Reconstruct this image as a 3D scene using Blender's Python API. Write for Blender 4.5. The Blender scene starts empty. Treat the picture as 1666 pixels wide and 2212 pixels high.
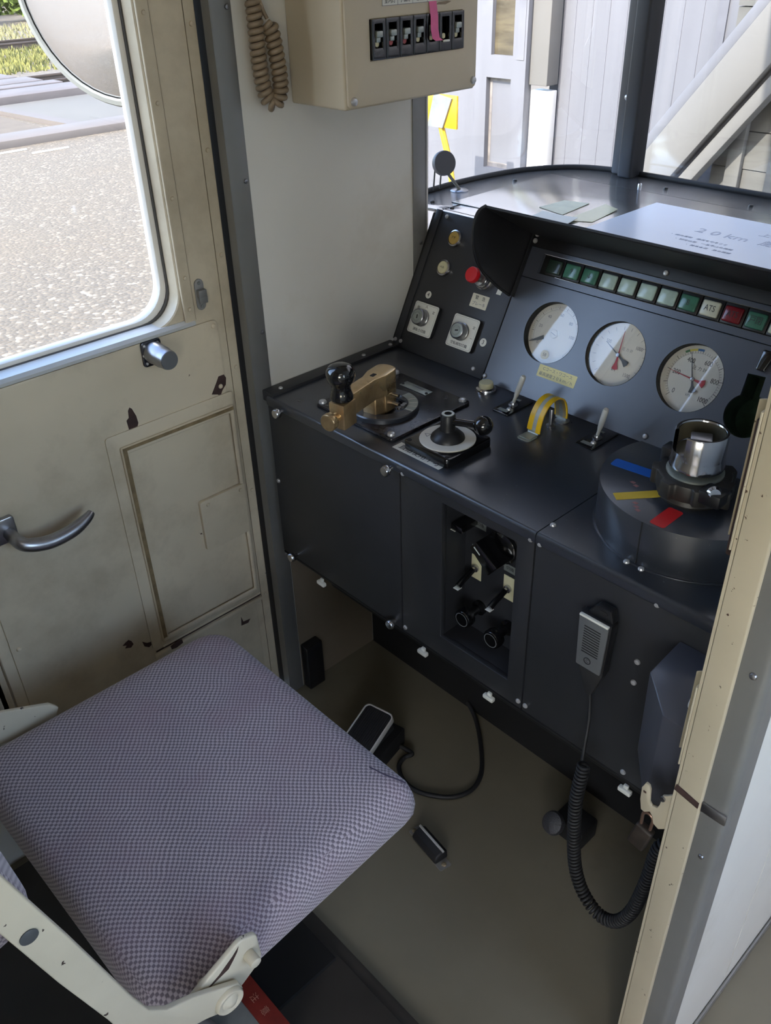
import bpy, bmesh, math, random
from mathutils import Matrix, Vector
PI = math.pi
rnd = random.Random(7)
SC = bpy.context.scene
COL = SC.collection

# ------------------------------------------------------------------ helpers
def lin(c):
    out = []
    for v in c:
        v /= 255.0
        out.append(v / 12.92 if v <= 0.04045 else ((v + 0.055) / 1.055) ** 2.4)
    return tuple(out) + (1.0,)

def frame(o, u, v, w):
    m = Matrix.Identity(4)
    for i, a in enumerate((u, v, w, o)):
        for k in range(3):
            m[k][i] = a[k]
    return m

def T(x, y, z):
    return Matrix.Translation((x, y, z))

def RZ(a): return Matrix.Rotation(a, 4, 'Z')
def RX(a): return Matrix.Rotation(a, 4, 'X')
def RY(a): return Matrix.Rotation(a, 4, 'Y')

def aim(p, d):
    """matrix whose local Z runs along d from p"""
    q = Vector((0, 0, 1)).rotation_difference(Vector(d).normalized())
    return T(*p) @ q.to_matrix().to_4x4()

def new(): return bmesh.new()

def join(t, bm, M=None):
    if M is not None:
        t.transform(M)
        if M.determinant() < 0:
            bmesh.ops.reverse_faces(t, faces=t.faces)
    me = bpy.data.meshes.new('tmp')
    t.to_mesh(me)
    t.free()
    bm.from_mesh(me)
    bpy.data.meshes.remove(me)

def bevel(t, w, seg=2, ang=30):
    es = [e for e in t.edges if len(e.link_faces) == 2 and e.calc_face_angle(0) > math.radians(ang)]
    if es and w > 0:
        bmesh.ops.bevel(t, geom=es, offset=w, segments=seg, profile=0.5, affect='EDGES', clamp_overlap=True)

def box(bm, x0, x1, y0, y1, z0, z1, bev=0.0, seg=2, M=None):
    t = new()
    bmesh.ops.create_cube(t, size=1.0)
    for v in t.verts:
        v.co = Vector(((x0 + x1) / 2 + v.co.x * (x1 - x0), (y0 + y1) / 2 + v.co.y * (y1 - y0), (z0 + z1) / 2 + v.co.z * (z1 - z0)))
    bevel(t, bev, seg)
    join(t, bm, M)

def cyl(bm, p, d, h, r, r2=None, seg=28, bev=0.0, M=None):
    t = new()
    r2 = r if r2 is None else r2
    bmesh.ops.create_cone(t, cap_ends=True, segments=seg, radius1=r, radius2=r2, depth=h)
    t.transform(T(0, 0, h / 2))
    bevel(t, bev, 2, 50)
    t.transform(aim(p, d))
    join(t, bm, M)

def lathe(bm, prof, seg=32, M=None, a0=0.0, a1=2 * PI):
    t = new()
    full = abs(a1 - a0 - 2 * PI) < 1e-6
    n = seg if full else seg + 1
    rings = []
    for r, z in prof:
        if r < 1e-7:
            rings.append([t.verts.new((0, 0, z))])
        else:
            rings.append([t.verts.new((r * math.cos(a0 + (a1 - a0) * k / seg), r * math.sin(a0 + (a1 - a0) * k / seg), z)) for k in range(n)])
    for a, b in zip(rings, rings[1:]):
        for k in range(seg):
            k2 = (k + 1) % n
            try:
                if len(a) == 1 and len(b) == 1: continue
                if len(a) == 1: t.faces.new((a[0], b[k2], b[k]))
                elif len(b) == 1: t.faces.new((a[k], a[k2], b[0]))
                else: t.faces.new((a[k], a[k2], b[k2], b[k]))
            except ValueError:
                pass
    bmesh.ops.recalc_face_normals(t, faces=t.faces)
    join(t, bm, M)

def prism(bm, pts, z0, z1, holes=(), M=None, bev=0.0, seg=2):
    t = new()
    es = []
    for loop in [pts] + list(holes):
        vs = [t.verts.new((p[0], p[1], z0)) for p in loop]
        for a, b in zip(vs, vs[1:] + vs[:1]):
            es.append(t.edges.new((a, b)))
    if holes:
        bmesh.ops.triangle_fill(t, use_beauty=True, use_dissolve=False, edges=es)
    else:
        t.faces.new(t.verts[:])
    fs = t.faces[:]
    r = bmesh.ops.extrude_face_region(t, geom=fs)
    bmesh.ops.translate(t, verts=[v for v in r['geom'] if isinstance(v, bmesh.types.BMVert)], vec=(0, 0, z1 - z0))
    bmesh.ops.recalc_face_normals(t, faces=t.faces)
    bevel(t, bev, seg, 50)
    join(t, bm, M)

def rrect(x0, x1, y0, y1, r, n=5):
    out = []
    for cx, cy, a in ((x1 - r, y1 - r, 0), (x0 + r, y1 - r, 90), (x0 + r, y0 + r, 180), (x1 - r, y0 + r, 270)):
        for k in range(n + 1):
            b = math.radians(a + 90 * k / n)
            out.append((cx + r * math.cos(b), cy + r * math.sin(b)))
    return out

def circ(cx, cy, r, n=48):
    return [(cx + r * math.cos(2 * PI * k / n), cy + r * math.sin(2 * PI * k / n)) for k in range(n)]

def rpoly(pts, rad, n=5):
    """polygon with rounded corners; rad one number or one per corner"""
    out = []
    m = len(pts)
    for i in range(m):
        p0, p1, p2 = Vector(pts[i - 1]), Vector(pts[i]), Vector(pts[(i + 1) % m])
        r = rad[i] if isinstance(rad, (list, tuple)) else rad
        if r <= 0:
            out.append(tuple(p1)); continue
        a, b = (p0 - p1).normalized(), (p2 - p1).normalized()
        ang = a.angle(b)
        d = min(r / math.tan(ang / 2), (p0 - p1).length * .49, (p2 - p1).length * .49)
        s, e = p1 + a * d, p1 + b * d
        for k in range(n + 1):
            t = k / n
            q = s * (1 - t) ** 2 + p1 * (2 * t * (1 - t)) + e * t * t
            out.append(tuple(q))
    return out

def smooth_path(pts, n=8):
    P = [Vector(p) for p in pts]
    out = []
    for i in range(len(P) - 1):
        a, b, c, d = P[max(i - 1, 0)], P[i], P[i + 1], P[min(i + 2, len(P) - 1)]
        for k in range(n):
            t = k / n
            out.append(0.5 * ((2 * b) + (c - a) * t + (2 * a - 5 * b + 4 * c - d) * t * t + (3 * b - a - 3 * c + d) * t ** 3))
    out.append(P[-1])
    return out

def frames(P):
    n = len(P)
    tang = [(P[min(i + 1, n - 1)] - P[max(i - 1, 0)]).normalized() for i in range(n)]
    ref = Vector((0, 0, 1)) if abs(tang[0].z) < .9 else Vector((1, 0, 0))
    u = (ref - tang[0] * ref.dot(tang[0])).normalized()
    res = []
    for t in tang:
        u = (u - t * u.dot(t)).normalized()
        res.append((t, u, t.cross(u)))
    return res

def tube(bm, pts, r, seg=8, M=None, radii=None, flat=1.0):
    P = [Vector(p) for p in pts]
    F = frames(P)
    t = new()
    rings = []
    for i, p in enumerate(P):
        rr = radii[i] if radii else r
        rings.append([t.verts.new(p + (F[i][1] * math.cos(2 * PI * k / seg) * flat + F[i][2] * math.sin(2 * PI * k / seg)) * rr) for k in range(seg)])
    for a, b in zip(rings, rings[1:]):
        for k in range(seg):
            t.faces.new((a[k], a[(k + 1) % seg], b[(k + 1) % seg], b[k]))
    t.faces.new(rings[0][::-1]); t.faces.new(rings[-1])
    bmesh.ops.recalc_face_normals(t, faces=t.faces)
    join(t, bm, M)

def coil(path, R, pitch, per=12):
    """helix round a path"""
    P = [Vector(p) for p in path]
    F = frames(P)
    L = [0.0]
    for a, b in zip(P, P[1:]): L.append(L[-1] + (b - a).length)
    tot = L[-1]
    n = int(tot / pitch * per)
    out = []
    j = 0
    for i in range(n + 1):
        s = tot * i / n
        while j < len(L) - 2 and L[j + 1] < s: j += 1
        f = (s - L[j]) / max(L[j + 1] - L[j], 1e-9)
        c = P[j].lerp(P[j + 1], f)
        u = F[j][1].lerp(F[j + 1][1], f).normalized(); w = F[j][2].lerp(F[j + 1][2], f).normalized()
        a = 2 * PI * s / pitch
        out.append(c + (u * math.cos(a) + w * math.sin(a)) * R)
    return out

def ball(bm, c, r, seg=24, M=None, sc=(1, 1, 1)):
    t = new()
    bmesh.ops.create_uvsphere(t, u_segments=seg, v_segments=seg // 2, radius=r)
    for v in t.verts: v.co = Vector((c[0] + v.co.x * sc[0], c[1] + v.co.y * sc[1], c[2] + v.co.z * sc[2]))
    join(t, bm, M)

def mesh_of(name, bm, mat, ang=38):
    for f in bm.faces: f.smooth = True
    la = math.radians(ang)
    for e in bm.edges:
        e.smooth = not (len(e.link_faces) != 2 or e.calc_face_angle(0) > la)
    uv = bm.loops.layers.uv.new('UVMap')
    for f in bm.faces:
        n = f.normal
        ax = max(range(3), key=lambda k: abs(n[k]))
        i, j = ((1, 2), (0, 2), (0, 1))[ax]
        for l in f.loops:
            l[uv].uv = (l.vert.co[i], l.vert.co[j])
    me = bpy.data.meshes.new(name)
    bm.to_mesh(me)
    bm.free()
    if mat: me.materials.append(mat)
    return me

def obj(name, bm, mat, parent=None, M=None, ang=38, label=None):
    o = bpy.data.objects.new(name, mesh_of(name, bm, mat, ang))
    COL.objects.link(o)
    if parent is not None: o.parent = parent
    if M is not None:
        if parent is None: o.matrix_world = M
        else: o.matrix_local = M
    if label: o['label'] = label
    return o

def tag(o, label, cat, group=None):
    o['label'] = label; o['category'] = cat
    if group: o['group'] = group
    return o

def thing(name, label, cat, M=None, group=None):
    o = bpy.data.objects.new(name, None)
    COL.objects.link(o)
    o.empty_display_size = 0.02
    if M is not None: o.matrix_world = M
    return tag(o, label, cat, group)

def struct(o):
    o['kind'] = 'structure'
    return o

def empty_struct(name):
    o = bpy.data.objects.new(name, None)
    COL.objects.link(o)
    return struct(o)

def letters(s, size, mat, parent, M, name='lettering', al='CENTER', sx=1.0, ext=0.0001):
    cu = bpy.data.curves.new('txt', 'FONT')
    cu.body = s; cu.size = size; cu.align_x = al; cu.align_y = 'CENTER'; cu.extrude = ext
    cu.resolution_u = 3
    o = bpy.data.objects.new('txt', cu)
    me = bpy.data.meshes.new_from_object(o)
    bpy.data.objects.remove(o)
    bpy.data.curves.remove(cu)
    me.name = name
    me.materials.clear(); me.materials.append(mat)
    t = bpy.data.objects.new(name, me)
    COL.objects.link(t)
    t.parent = parent
    t.matrix_local = M @ Matrix.Diagonal((sx, 1, 1, 1))
    return t

# ------------------------------------------------------------------ materials
def nodes(name):
    m = bpy.data.materials.new(name)
    m.use_nodes = True
    nt = m.node_tree
    return m, nt, nt.nodes['Principled BSDF']

def mixc(nt, a, b, fac, mode='MIX'):
    n = nt.nodes.new('ShaderNodeMix'); n.data_type = 'RGBA'; n.blend_type = mode
    def put(i, v):
        if isinstance(v, (tuple, list)): n.inputs[i].default_value = v
        elif isinstance(v, (int, float)): n.inputs[i].default_value = v
        else: nt.links.new(v, n.inputs[i])
    put(0, fac); put(6, a); put(7, b)
    return n.outputs[2]

def math_(nt, op, a, b=None, c=None):
    n = nt.nodes.new('ShaderNodeMath'); n.operation = op
    for i, v in enumerate((a, b, c)):
        if v is None: continue
        if isinstance(v, (int, float)): n.inputs[i].default_value = v
        else: nt.links.new(v, n.inputs[i])
    return n.outputs[0]

def noise(nt, scale, detail=3.0, rough=.55, vec=None, st=None):
    co = nt.nodes.new('ShaderNodeTexCoord')
    n = nt.nodes.new('ShaderNodeTexNoise')
    n.inputs['Scale'].default_value = scale; n.inputs['Detail'].default_value = detail; n.inputs['Roughness'].default_value = rough
    src = co.outputs['Object']
    if st:
        mp = nt.nodes.new('ShaderNodeMapping'); mp.inputs['Scale'].default_value = st
        nt.links.new(src, mp.inputs[0]); src = mp.outputs[0]
    nt.links.new(src, n.inputs['Vector'])
    return n.outputs[0]

def ramp(nt, fac, a, b):
    n = nt.nodes.new('ShaderNodeMapRange'); n.clamp = True
    nt.links.new(fac, n.inputs[0]); n.inputs[1].default_value = a; n.inputs[2].default_value = b
    return n.outputs[0]

def paint(name, rgb, rough=.45, metal=0.0, mott=.12, mscale=6.0, bump=0.0, bscale=300.0, chip=None, cth=.66, cscale=18.0, coat=0.0, crough=.12, dirt=None, dth=(.5, .8), dscale=3.0, spec=.5, rvar=.0, st=None):
    m, nt, p = nodes(name)
    c = lin(rgb)
    col = c
    if mott:
        d = tuple(v * (1 - mott * 2.2) for v in c[:3]) + (1,)
        b = tuple(min(1, v * (1 + mott)) for v in c[:3]) + (1,)
        col = mixc(nt, d, b, ramp(nt, noise(nt, mscale, 5, st=st), .3, .7))
    if dirt:
        col = mixc(nt, col, lin(dirt), math_(nt, 'MULTIPLY', ramp(nt, noise(nt, dscale, 6, .65), *dth), .8))
    if chip:
        k = ramp(nt, noise(nt, cscale, 4, .6), cth, cth + .02)
        col = mixc(nt, col, lin(chip), k)
    if isinstance(col, tuple): p.inputs['Base Color'].default_value = col
    else: nt.links.new(col, p.inputs['Base Color'])
    p.inputs['Roughness'].default_value = rough
    if rvar:
        nt.links.new(math_(nt, 'ADD', math_(nt, 'MULTIPLY', noise(nt, 9, 5), rvar), rough - rvar / 2), p.inputs['Roughness'])
    p.inputs['Metallic'].default_value = metal
    p.inputs['Specular IOR Level'].default_value = spec
    if coat:
        p.inputs['Coat Weight'].default_value = coat; p.inputs['Coat Roughness'].default_value = crough
    if bump:
        bn = nt.nodes.new('ShaderNodeBump'); bn.inputs['Strength'].default_value = bump; bn.inputs['Distance'].default_value = .002
        nt.links.new(noise(nt, bscale, 2), bn.inputs['Height']); nt.links.new(bn.outputs[0], p.inputs['Normal'])
    return m

def glass_mat(name, tint=(.96, .98, .97), rough=.0, spec=1.0, haze=0.0):
    m = bpy.data.materials.new(name); m.use_nodes = True
    nt = m.node_tree; nt.nodes.clear()
    out = nt.nodes.new('ShaderNodeOutputMaterial')
    tr = nt.nodes.new('ShaderNodeBsdfTransparent'); tr.inputs[0].default_value = tint + (1,)
    gl = nt.nodes.new('ShaderNodeBsdfGlossy'); gl.inputs['Roughness'].default_value = rough
    fr = nt.nodes.new('ShaderNodeFresnel'); ge = nt.nodes.new('ShaderNodeNewGeometry')
    nt.links.new(math_(nt, 'SUBTRACT', 1.5, math_(nt, 'MULTIPLY', ge.outputs['Backfacing'], 1.5 - 1 / 1.5)), fr.inputs[0])
    mx = nt.nodes.new('ShaderNodeMixShader')
    nt.links.new(math_(nt, 'MULTIPLY', fr.outputs[0], spec), mx.inputs[0])
    nt.links.new(tr.outputs[0], mx.inputs[1]); nt.links.new(gl.outputs[0], mx.inputs[2])
    last = mx.outputs[0]
    if haze:
        df = nt.nodes.new('ShaderNodeBsdfDiffuse'); df.inputs[0].default_value = (.8, .8, .8, 1)
        m2 = nt.nodes.new('ShaderNodeMixShader'); m2.inputs[0].default_value = haze
        nt.links.new(last, m2.inputs[1]); nt.links.new(df.outputs[0], m2.inputs[2]); last = m2.outputs[0]
    nt.links.new(last, out.inputs[0])
    return m

def cloth(name):
    """small two-tone woven check"""
    m, nt, p = nodes(name)
    co = nt.nodes.new('ShaderNodeTexCoord')
    sp = nt.nodes.new('ShaderNodeSeparateXYZ'); nt.links.new(co.outputs['UV'], sp.inputs[0])
    wob = math_(nt, 'MULTIPLY', noise(nt, 14, 2), .012)
    k = 2 * PI / .0084
    sx = math_(nt, 'SINE', math_(nt, 'MULTIPLY', math_(nt, 'ADD', sp.outputs[0], wob), k))
    sy = math_(nt, 'SINE', math_(nt, 'MULTIPLY', math_(nt, 'ADD', sp.outputs[1], wob), k))
    chk = math_(nt, 'MULTIPLY', sx, sy)
    f = ramp(nt, chk, -.28, .28)
    col = mixc(nt, lin((115, 107, 116)), lin((180, 170, 178)), f)
    col = mixc(nt, col, lin((138, 106, 124)), math_(nt, 'MULTIPLY', ramp(nt, noise(nt, 9, 4), .45, .75), .35))
    col = mixc(nt, col, lin((90, 88, 108)), math_(nt, 'MULTIPLY', ramp(nt, noise(nt, 5, 3), .5, .8), .22))
    nt.links.new(col, p.inputs['Base Color'])
    p.inputs['Roughness'].default_value = .95
    p.inputs['Specular IOR Level'].default_value = .15
    p.inputs['Sheen Weight'].default_value = .25
    bn = nt.nodes.new('ShaderNodeBump'); bn.inputs['Strength'].default_value = .35; bn.inputs['Distance'].default_value = .001
    nt.links.new(math_(nt, 'ABSOLUTE', chk), bn.inputs['Height']); nt.links.new(bn.outputs[0], p.inputs['Normal'])
    return m

CON = (49, 50, 57)
M = dict(
    console=paint('console_paint', (45, 46, 50), .40, mott=.10, mscale=5, bump=.05, bscale=500, dirt=(64, 62, 64), dth=(.62, .9), dscale=4, rvar=.1),
    desk=paint('desk_paint', (42, 46, 55), .30, spec=.9, coat=.35, crough=.22, mott=.14, mscale=7, chip=(92, 92, 96), cth=.70, cscale=130, bump=.06, bscale=260, rvar=.14),
    gpanel=paint('gauge_panel_paint', (60, 64, 76), .30, spec=1.0, mott=.06, mscale=5, bump=.06, bscale=600),
    dash=paint('dash_top_paint', (222, 222, 224), .20, .95, mott=.06, mscale=4, bump=.02, bscale=200, dirt=(80, 80, 84), dth=(.6, .85), rvar=.1),
    black=paint('black_paint', (24, 24, 27), .42, mott=.08),
    matte=paint('matte_black', (18, 18, 19), .7, mott=.05),
    visor=paint('visor_black', (27, 27, 31), .5, mott=.06, bump=.05, bscale=700),
    bake=paint('bakelite', (14, 14, 16), .12, mott=0, coat=.6),
    rubber=paint('black_rubber', (30, 30, 32), .6, mott=.1),
    chrome=paint('chrome', (206, 206, 210), .16, 1.0, mott=.06, mscale=40),
    steel=paint('steel', (160, 160, 164), .32, 1.0, mott=.08, mscale=30),
    alu=paint('aluminium', (142, 141, 139), .42, .5, mott=.10, mscale=3, bump=.03, bscale=80, rvar=.12),
    alu2=paint('dull_aluminium', (146, 144, 142), .5, .35, mott=.10, mscale=4, dirt=(92, 86, 78), dth=(.5, .85), rvar=.1),
    brass=paint('brass', (216, 188, 144), .27, .8, mott=.08, mscale=22, dirt=(156, 124, 84), dth=(.45, .75), dscale=14, rvar=.15),
    white=paint('panel_white', (216, 213, 206), .42, mott=.03, mscale=3, dirt=(186, 176, 160), dth=(.58, .85), dscale=2.5),
    beige=paint('door_beige', (204, 190, 165), .42, mott=.05, mscale=4, dirt=(140, 124, 102), dth=(.48, .82), dscale=5, chip=(70, 48, 40), cth=.74, cscale=30),
    beige2=paint('jamb_beige', (184, 173, 150), .42, mott=.05, mscale=4, chip=(62, 38, 30), cth=.665, cscale=75),
    boxb=paint('box_beige', (200, 188, 166), .45, mott=.03, mscale=5, bump=.02),
    seatb=paint('seat_frame_beige', (200, 192, 172), .38, mott=.05, mscale=8, chip=(58, 46, 42), cth=.675, cscale=60),
    chip=paint('bare_rust', (62, 42, 38), .75, mott=.2, mscale=60),
    groove=paint('groove_dark', (128, 114, 92), .8, mott=.2, mscale=30),
    floor=paint('linoleum', (122, 116, 100), .36, mott=.09, mscale=3, dirt=(78, 64, 48), dth=(.55, .82), dscale=2.2, bump=.05, bscale=120, chip=(46, 42, 38), cth=.80, cscale=40),
    dark=paint('floor_dark', (58, 54, 50), .55, mott=.15),
    lamp_off=paint('lamp_dark_green', (38, 54, 48), .18, mott=.1, mscale=60),
    lamp_green=paint('lamp_green', (66, 112, 94), .15, mott=.1, mscale=60),
    lamp_pale=paint('lamp_pale_green', (164, 184, 176), .15, mott=.1, mscale=60),
    lamp_white=paint('lamp_white', (196, 196, 178), .2, mott=.05, mscale=60),
    lamp_red=paint('lamp_red', (116, 30, 38), .15, mott=.1, mscale=60),
    dial=paint('dial_white', (214, 210, 200), .5, mott=.02),
    ink=paint('ink_black', (38, 38, 42), .6, mott=0),
    faint=paint('ink_grey', (122, 122, 128), .6, mott=0),
    red=paint('red_plastic', (196, 24, 34), .32, mott=.03),
    redtape=paint('red_tape', (190, 34, 38), .4, mott=.04),
    yeltape=paint('yellow_tape', (205, 176, 62), .42, mott=.06, mscale=30),
    blutape=paint('blue_tape', (28, 88, 176), .4, mott=.04),
    yel=paint('yellow_vinyl', (214, 172, 26), .35, mott=.1, mscale=30),
    greytape=paint('grey_tape', (150, 156, 152), .4, mott=.1, mscale=40),
    cream=paint('cream_plastic', (206, 200, 164), .35, mott=.04),
    amber=paint('amber_plastic', (176, 146, 74), .3, mott=.06, mscale=50),
    creamlab=paint('label_cream', (214, 210, 192), .45, mott=.03),
    label=paint('label_white', (220, 220, 212), .45, mott=.03),
    labely=paint('label_yellow', (222, 214, 158), .5, mott=.03),
    plate=paint('name_plate_metal', (160, 166, 160), .35, .6, mott=.08, mscale=40),
    paper=paint('paper', (226, 230, 240), .32, mott=.015, coat=.5),
    ticket=paint('ticket', (216, 212, 186), .6, mott=.06, mscale=30),
    pink=paint('pink_tape', (216, 96, 148), .5, mott=.06, mscale=40),
    cordb=paint('cord_beige', (140, 122, 100), .45, mott=.12, mscale=60),
    mic=paint('mic_grey', (96, 98, 100), .5, mott=.04, bump=.08, bscale=800),
    grey=paint('grey_paint', (120, 122, 120), .5, mott=.1, mscale=20),
    redlab=paint('red_plate', (118, 38, 30), .55, mott=.15, mscale=30),
    holeg=paint('hole_dark_green', (50, 72, 54), .8, mott=.25, mscale=40),
    cloth=cloth('seat_cloth'),
    satin=paint('satin_metal', (206, 206, 202), .4, .3, mott=.06, mscale=40),
    screwm=paint('screw_metal', (196, 196, 198), .3, .5, mott=.08, mscale=60),
    glass=glass_mat('window_glass', (.97, .98, .98)),
    gglass=glass_mat('gauge_glass', (.97, .97, .97), .02, 1.0),
    # outside
    gravel=None, slab=paint('paving', (80, 75, 67), .9, mott=.06, mscale=.6),
    timber=paint('crossing_boards', (89, 80, 76), .9, mott=.1, mscale=1.2),
    kerb=paint('kerb', (85, 78, 73), .9, mott=.06, mscale=1),
    rust=paint('rail_rust', (53, 41, 32), .8, mott=.2, mscale=6),
    sand=paint('sandy_ground', (80, 69, 56), 1.0, mott=.1, mscale=3),
    grassm=paint('grass_blades', (104, 102, 50), .9, mott=.25, mscale=1.2),
    leafb=paint('bright_leaves', (77, 93, 22), .8, mott=.3, mscale=1.5),
    leafd=paint('dark_leaves', (32, 47, 21), .8, mott=.3, mscale=1.5),
    wood=paint('white_boards', (102, 102, 107), .75, mott=.05, mscale=2, st=(6, 6, .6), dirt=(128, 126, 124), dth=(.6, .9), dscale=3),
    wood2=paint('cream_boards', (107, 104, 100), .75, mott=.04, mscale=2),
    wood3=paint('weathered_boards', (101, 99, 95), .85, mott=.12, mscale=3, st=(1, 1, 6)),
    gapm=paint('board_gap', (104, 104, 110), .9, mott=.1),
    bodyw=paint('car_body_white', (190, 190, 188), .4, mott=.03),
    bodyy=paint('car_body_yellow', (206, 160, 40), .4, mott=.04),
    mirror=paint('mirror_glass', (225, 225, 228), .02, 1.0, mott=0),
    frame=paint('mirror_rim', (120, 122, 120), .5, mott=.05),
)
def gravel():
    m, nt, p = nodes('gravel')
    co = nt.nodes.new('ShaderNodeTexCoord')
    v = nt.nodes.new('ShaderNodeTexVoronoi'); v.inputs['Scale'].default_value = 26
    nt.links.new(co.outputs['Object'], v.inputs['Vector'])
    sp = nt.nodes.new('ShaderNodeSeparateColor'); nt.links.new(v.outputs['Color'], sp.inputs[0])
    col = mixc(nt, lin((76, 68, 57)), lin((90, 81, 68)), sp.outputs[0])
    col = mixc(nt, col, lin((116, 105, 90)), ramp(nt, sp.outputs[1], .88, .92))
    col = mixc(nt, col, lin((86, 75, 60)), math_(nt, 'MULTIPLY', ramp(nt, noise(nt, .5, 5), .4, .7), .6))
    nt.links.new(col, p.inputs['Base Color']); p.inputs['Roughness'].default_value = .95
    bn = nt.nodes.new('ShaderNodeBump'); bn.inputs['Strength'].default_value = .55; bn.inputs['Distance'].default_value = .02
    inv = math_(nt, 'SUBTRACT', 1.0, v.outputs['Distance'])
    nt.links.new(inv, bn.inputs['Height']); nt.links.new(bn.outputs[0], p.inputs['Normal'])
    return m
M['gravel'] = gravel()

# ------------------------------------------------------------------ main planes of the cab (metres; floor z = 0)
XW = -1.269            # inner face of the side wall panel
XD = -1.296            # inner face of the side door
YF = 0.848             # front face of the console
ZD = 0.785             # worktop
YB = 1.1758            # foot of the sloping instrument panel
A62 = math.radians(62)
MP = frame((0, YB, ZD), (1, 0, 0), (0, math.cos(A62), math.sin(A62)), (0, -math.sin(A62), math.cos(A62)))   # instrument panel: x, up the slope, out
MF = frame((0, YF, 0), (1, 0, 0), (0, 0, 1), (0, -1, 0))            # console front: x, z, out
MD = frame((XD, 0, 0), (0, 1, 0), (0, 0, 1), (1, 0, 0))             # door face: y, z, into the cab
MWL = frame((XW, 0, 0), (0, 1, 0), (0, 0, 1), (1, 0, 0))            # wall panel face

def screw(parent, Mx, u, v, w=0.0, r=.0042, mat=None, name='screw'):
    b = new()
    lathe(b, [(r, 0), (r, r * .25), (r * .8, r * .6), (r * .35, r * .75), (0, r * .78)], 12, Mx @ T(u, v, w))
    return obj(name, b, mat or M['screwm'], parent)
SKY_STRENGTH, SUN_STRENGTH, EXPOSURE, FILL_LAMP = .36, 2.1, 2.25, 1.5
# ================================================================== setting: cab shell
b = new(); box(b, -1.34, 1.36, -3.3, 1.80, -.06, 0.0)
struct(obj('floor', b, M['floor']))
b = new(); box(b, -1.40, 1.40, -3.4, 1.86, 2.28, 2.52, .04, 3)
struct(obj('ceiling', b, M['white']))
b = new(); box(b, -1.36, XW, .836, 1.30, 0, 2.28)
wl = struct(obj('wall_left', b, M['white']))
b = new(); box(b, XW, XW + .0015, .873, 1.0995, .001, .418); obj('desk_shade_panel', b, paint('desk_shade_dirt', (126, 114, 98), .6, mott=.08, mscale=6, dirt=(92, 78, 62), dth=(.45, .8)), wl)  # brown sheet over the wall foot: desk shade and dirt put into its colour
# saloon side behind the driver's door, with a window opening, and the far walls
def wall_with_windows(name, x0, x1, y0, y1, wins, mat=None, zt=2.28):
    bm = new()
    pts = [(y0, 0), (y1, 0), (y1, zt), (y0, zt)]
    prism(bm, pts, x0, x1, [rrect(a, c, d, e, .06) for a, c, d, e in wins], M=frame((0, 0, 0), (0, 1, 0), (0, 0, 1), (1, 0, 0)))
    o = struct(obj(name, bm, mat or M['white']))
    for a, c, d, e in wins:
        g = new(); box(g, (x0 + x1) / 2 - .002, (x0 + x1) / 2 + .002, a, c, d, e)
        obj('window_pane', g, M['glass'], o)
    return o
wall_with_windows('wall_saloon', -1.36, -1.29, -3.3, .248, [(-3.15, -2.25, .72, 1.95), (-2.10, -1.20, .72, 1.95), (-1.05, -.15, .72, 1.95)])
wall_with_windows('wall_corridor', 1.29, 1.36, -3.3, 1.80, [(-3.15, -2.25, .90, 1.85), (-2.10, -1.20, .90, 1.85), (.15, 1.15, .90, 1.95)])
b = new(); prism(b, [(-1.29, 0), (1.29, 0), (1.29, 2.28), (-1.29, 2.28)], -3.30, -3.24, [rrect(-1.15, -.45, .9, 1.9, .06), rrect(.45, 1.15, .9, 1.9, .06)], M=frame((0, 0, 0), (1, 0, 0), (0, 0, 1), (0, 1, 0)))
wb = struct(obj('wall_back', b, M['white']))
for a, c in ((-1.15, -.45), (.45, 1.15)):
    b = new(); box(b, a, c, -3.275, -3.27, .9, 1.9); obj('window_pane', b, M['glass'], wb)
# unseen bulkhead added behind the driver's seat to hold back rear light
b = new(); box(b, -1.29, -.33, -.20, -.16, 0, 2.28)
struct(obj('wall_rear_blocker', b, M['beige']))
# unseen lamps added on the corridor and saloon ceiling to brighten the interior
for x, y, L, lab in ((.45, -.4, 1.1, 'added fill lamp, unseen on the corridor ceiling'), (0, -2.1, 1.1, 'added fill lamp, unseen on the ceiling farther back in the saloon')):
    lp = thing('fill_lamp', lab, 'lamp', T(x, y, 2.28), 'added fill lamps on the ceiling')
    b = new(); box(b, -.07, .07, -L / 2, L / 2, -.03, -.0005, .005); obj('fill_housing', b, M['bodyw'], lp)
    b = new(); box(b, -.055, .055, -L / 2 + .02, L / 2 - .02, -.055, -.0305, .012, 3)
    mm_, nt_, p_ = nodes('fill_diffuser'); p_.inputs['Emission Color'].default_value = (1, .97, .92, 1); p_.inputs['Emission Strength'].default_value = FILL_LAMP
    obj('fill_diffuser', b, mm_, lp)
# front bulkhead: apron below the dashboard, header above the windscreen, corridor end with its own door window
b = new()
box(b, -1.34, -.205, 1.775, 1.80, 0, 1.0)
box(b, -1.36, 1.36, 1.80, 1.84, 2.10, 2.28)
box(b, -1.36, -1.30, 1.30, 1.80, 2.06, 2.28)
prism(b, [(-.205, 0), (1.29, 0), (1.29, 2.06), (-.205, 2.06)], 1.80, 1.84, [rrect(-.15, 1.2, .85, 2.0, .05)], M=frame((0, 0, 0), (1, 0, 0), (0, 0, 1), (0, 1, 0)))
wf = struct(obj('wall_front', b, M['white']))
g = new(); box(g, -.15, 1.2, 1.818, 1.822, .85, 2.0); obj('window_pane', g, M['glass'], wf)

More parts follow.
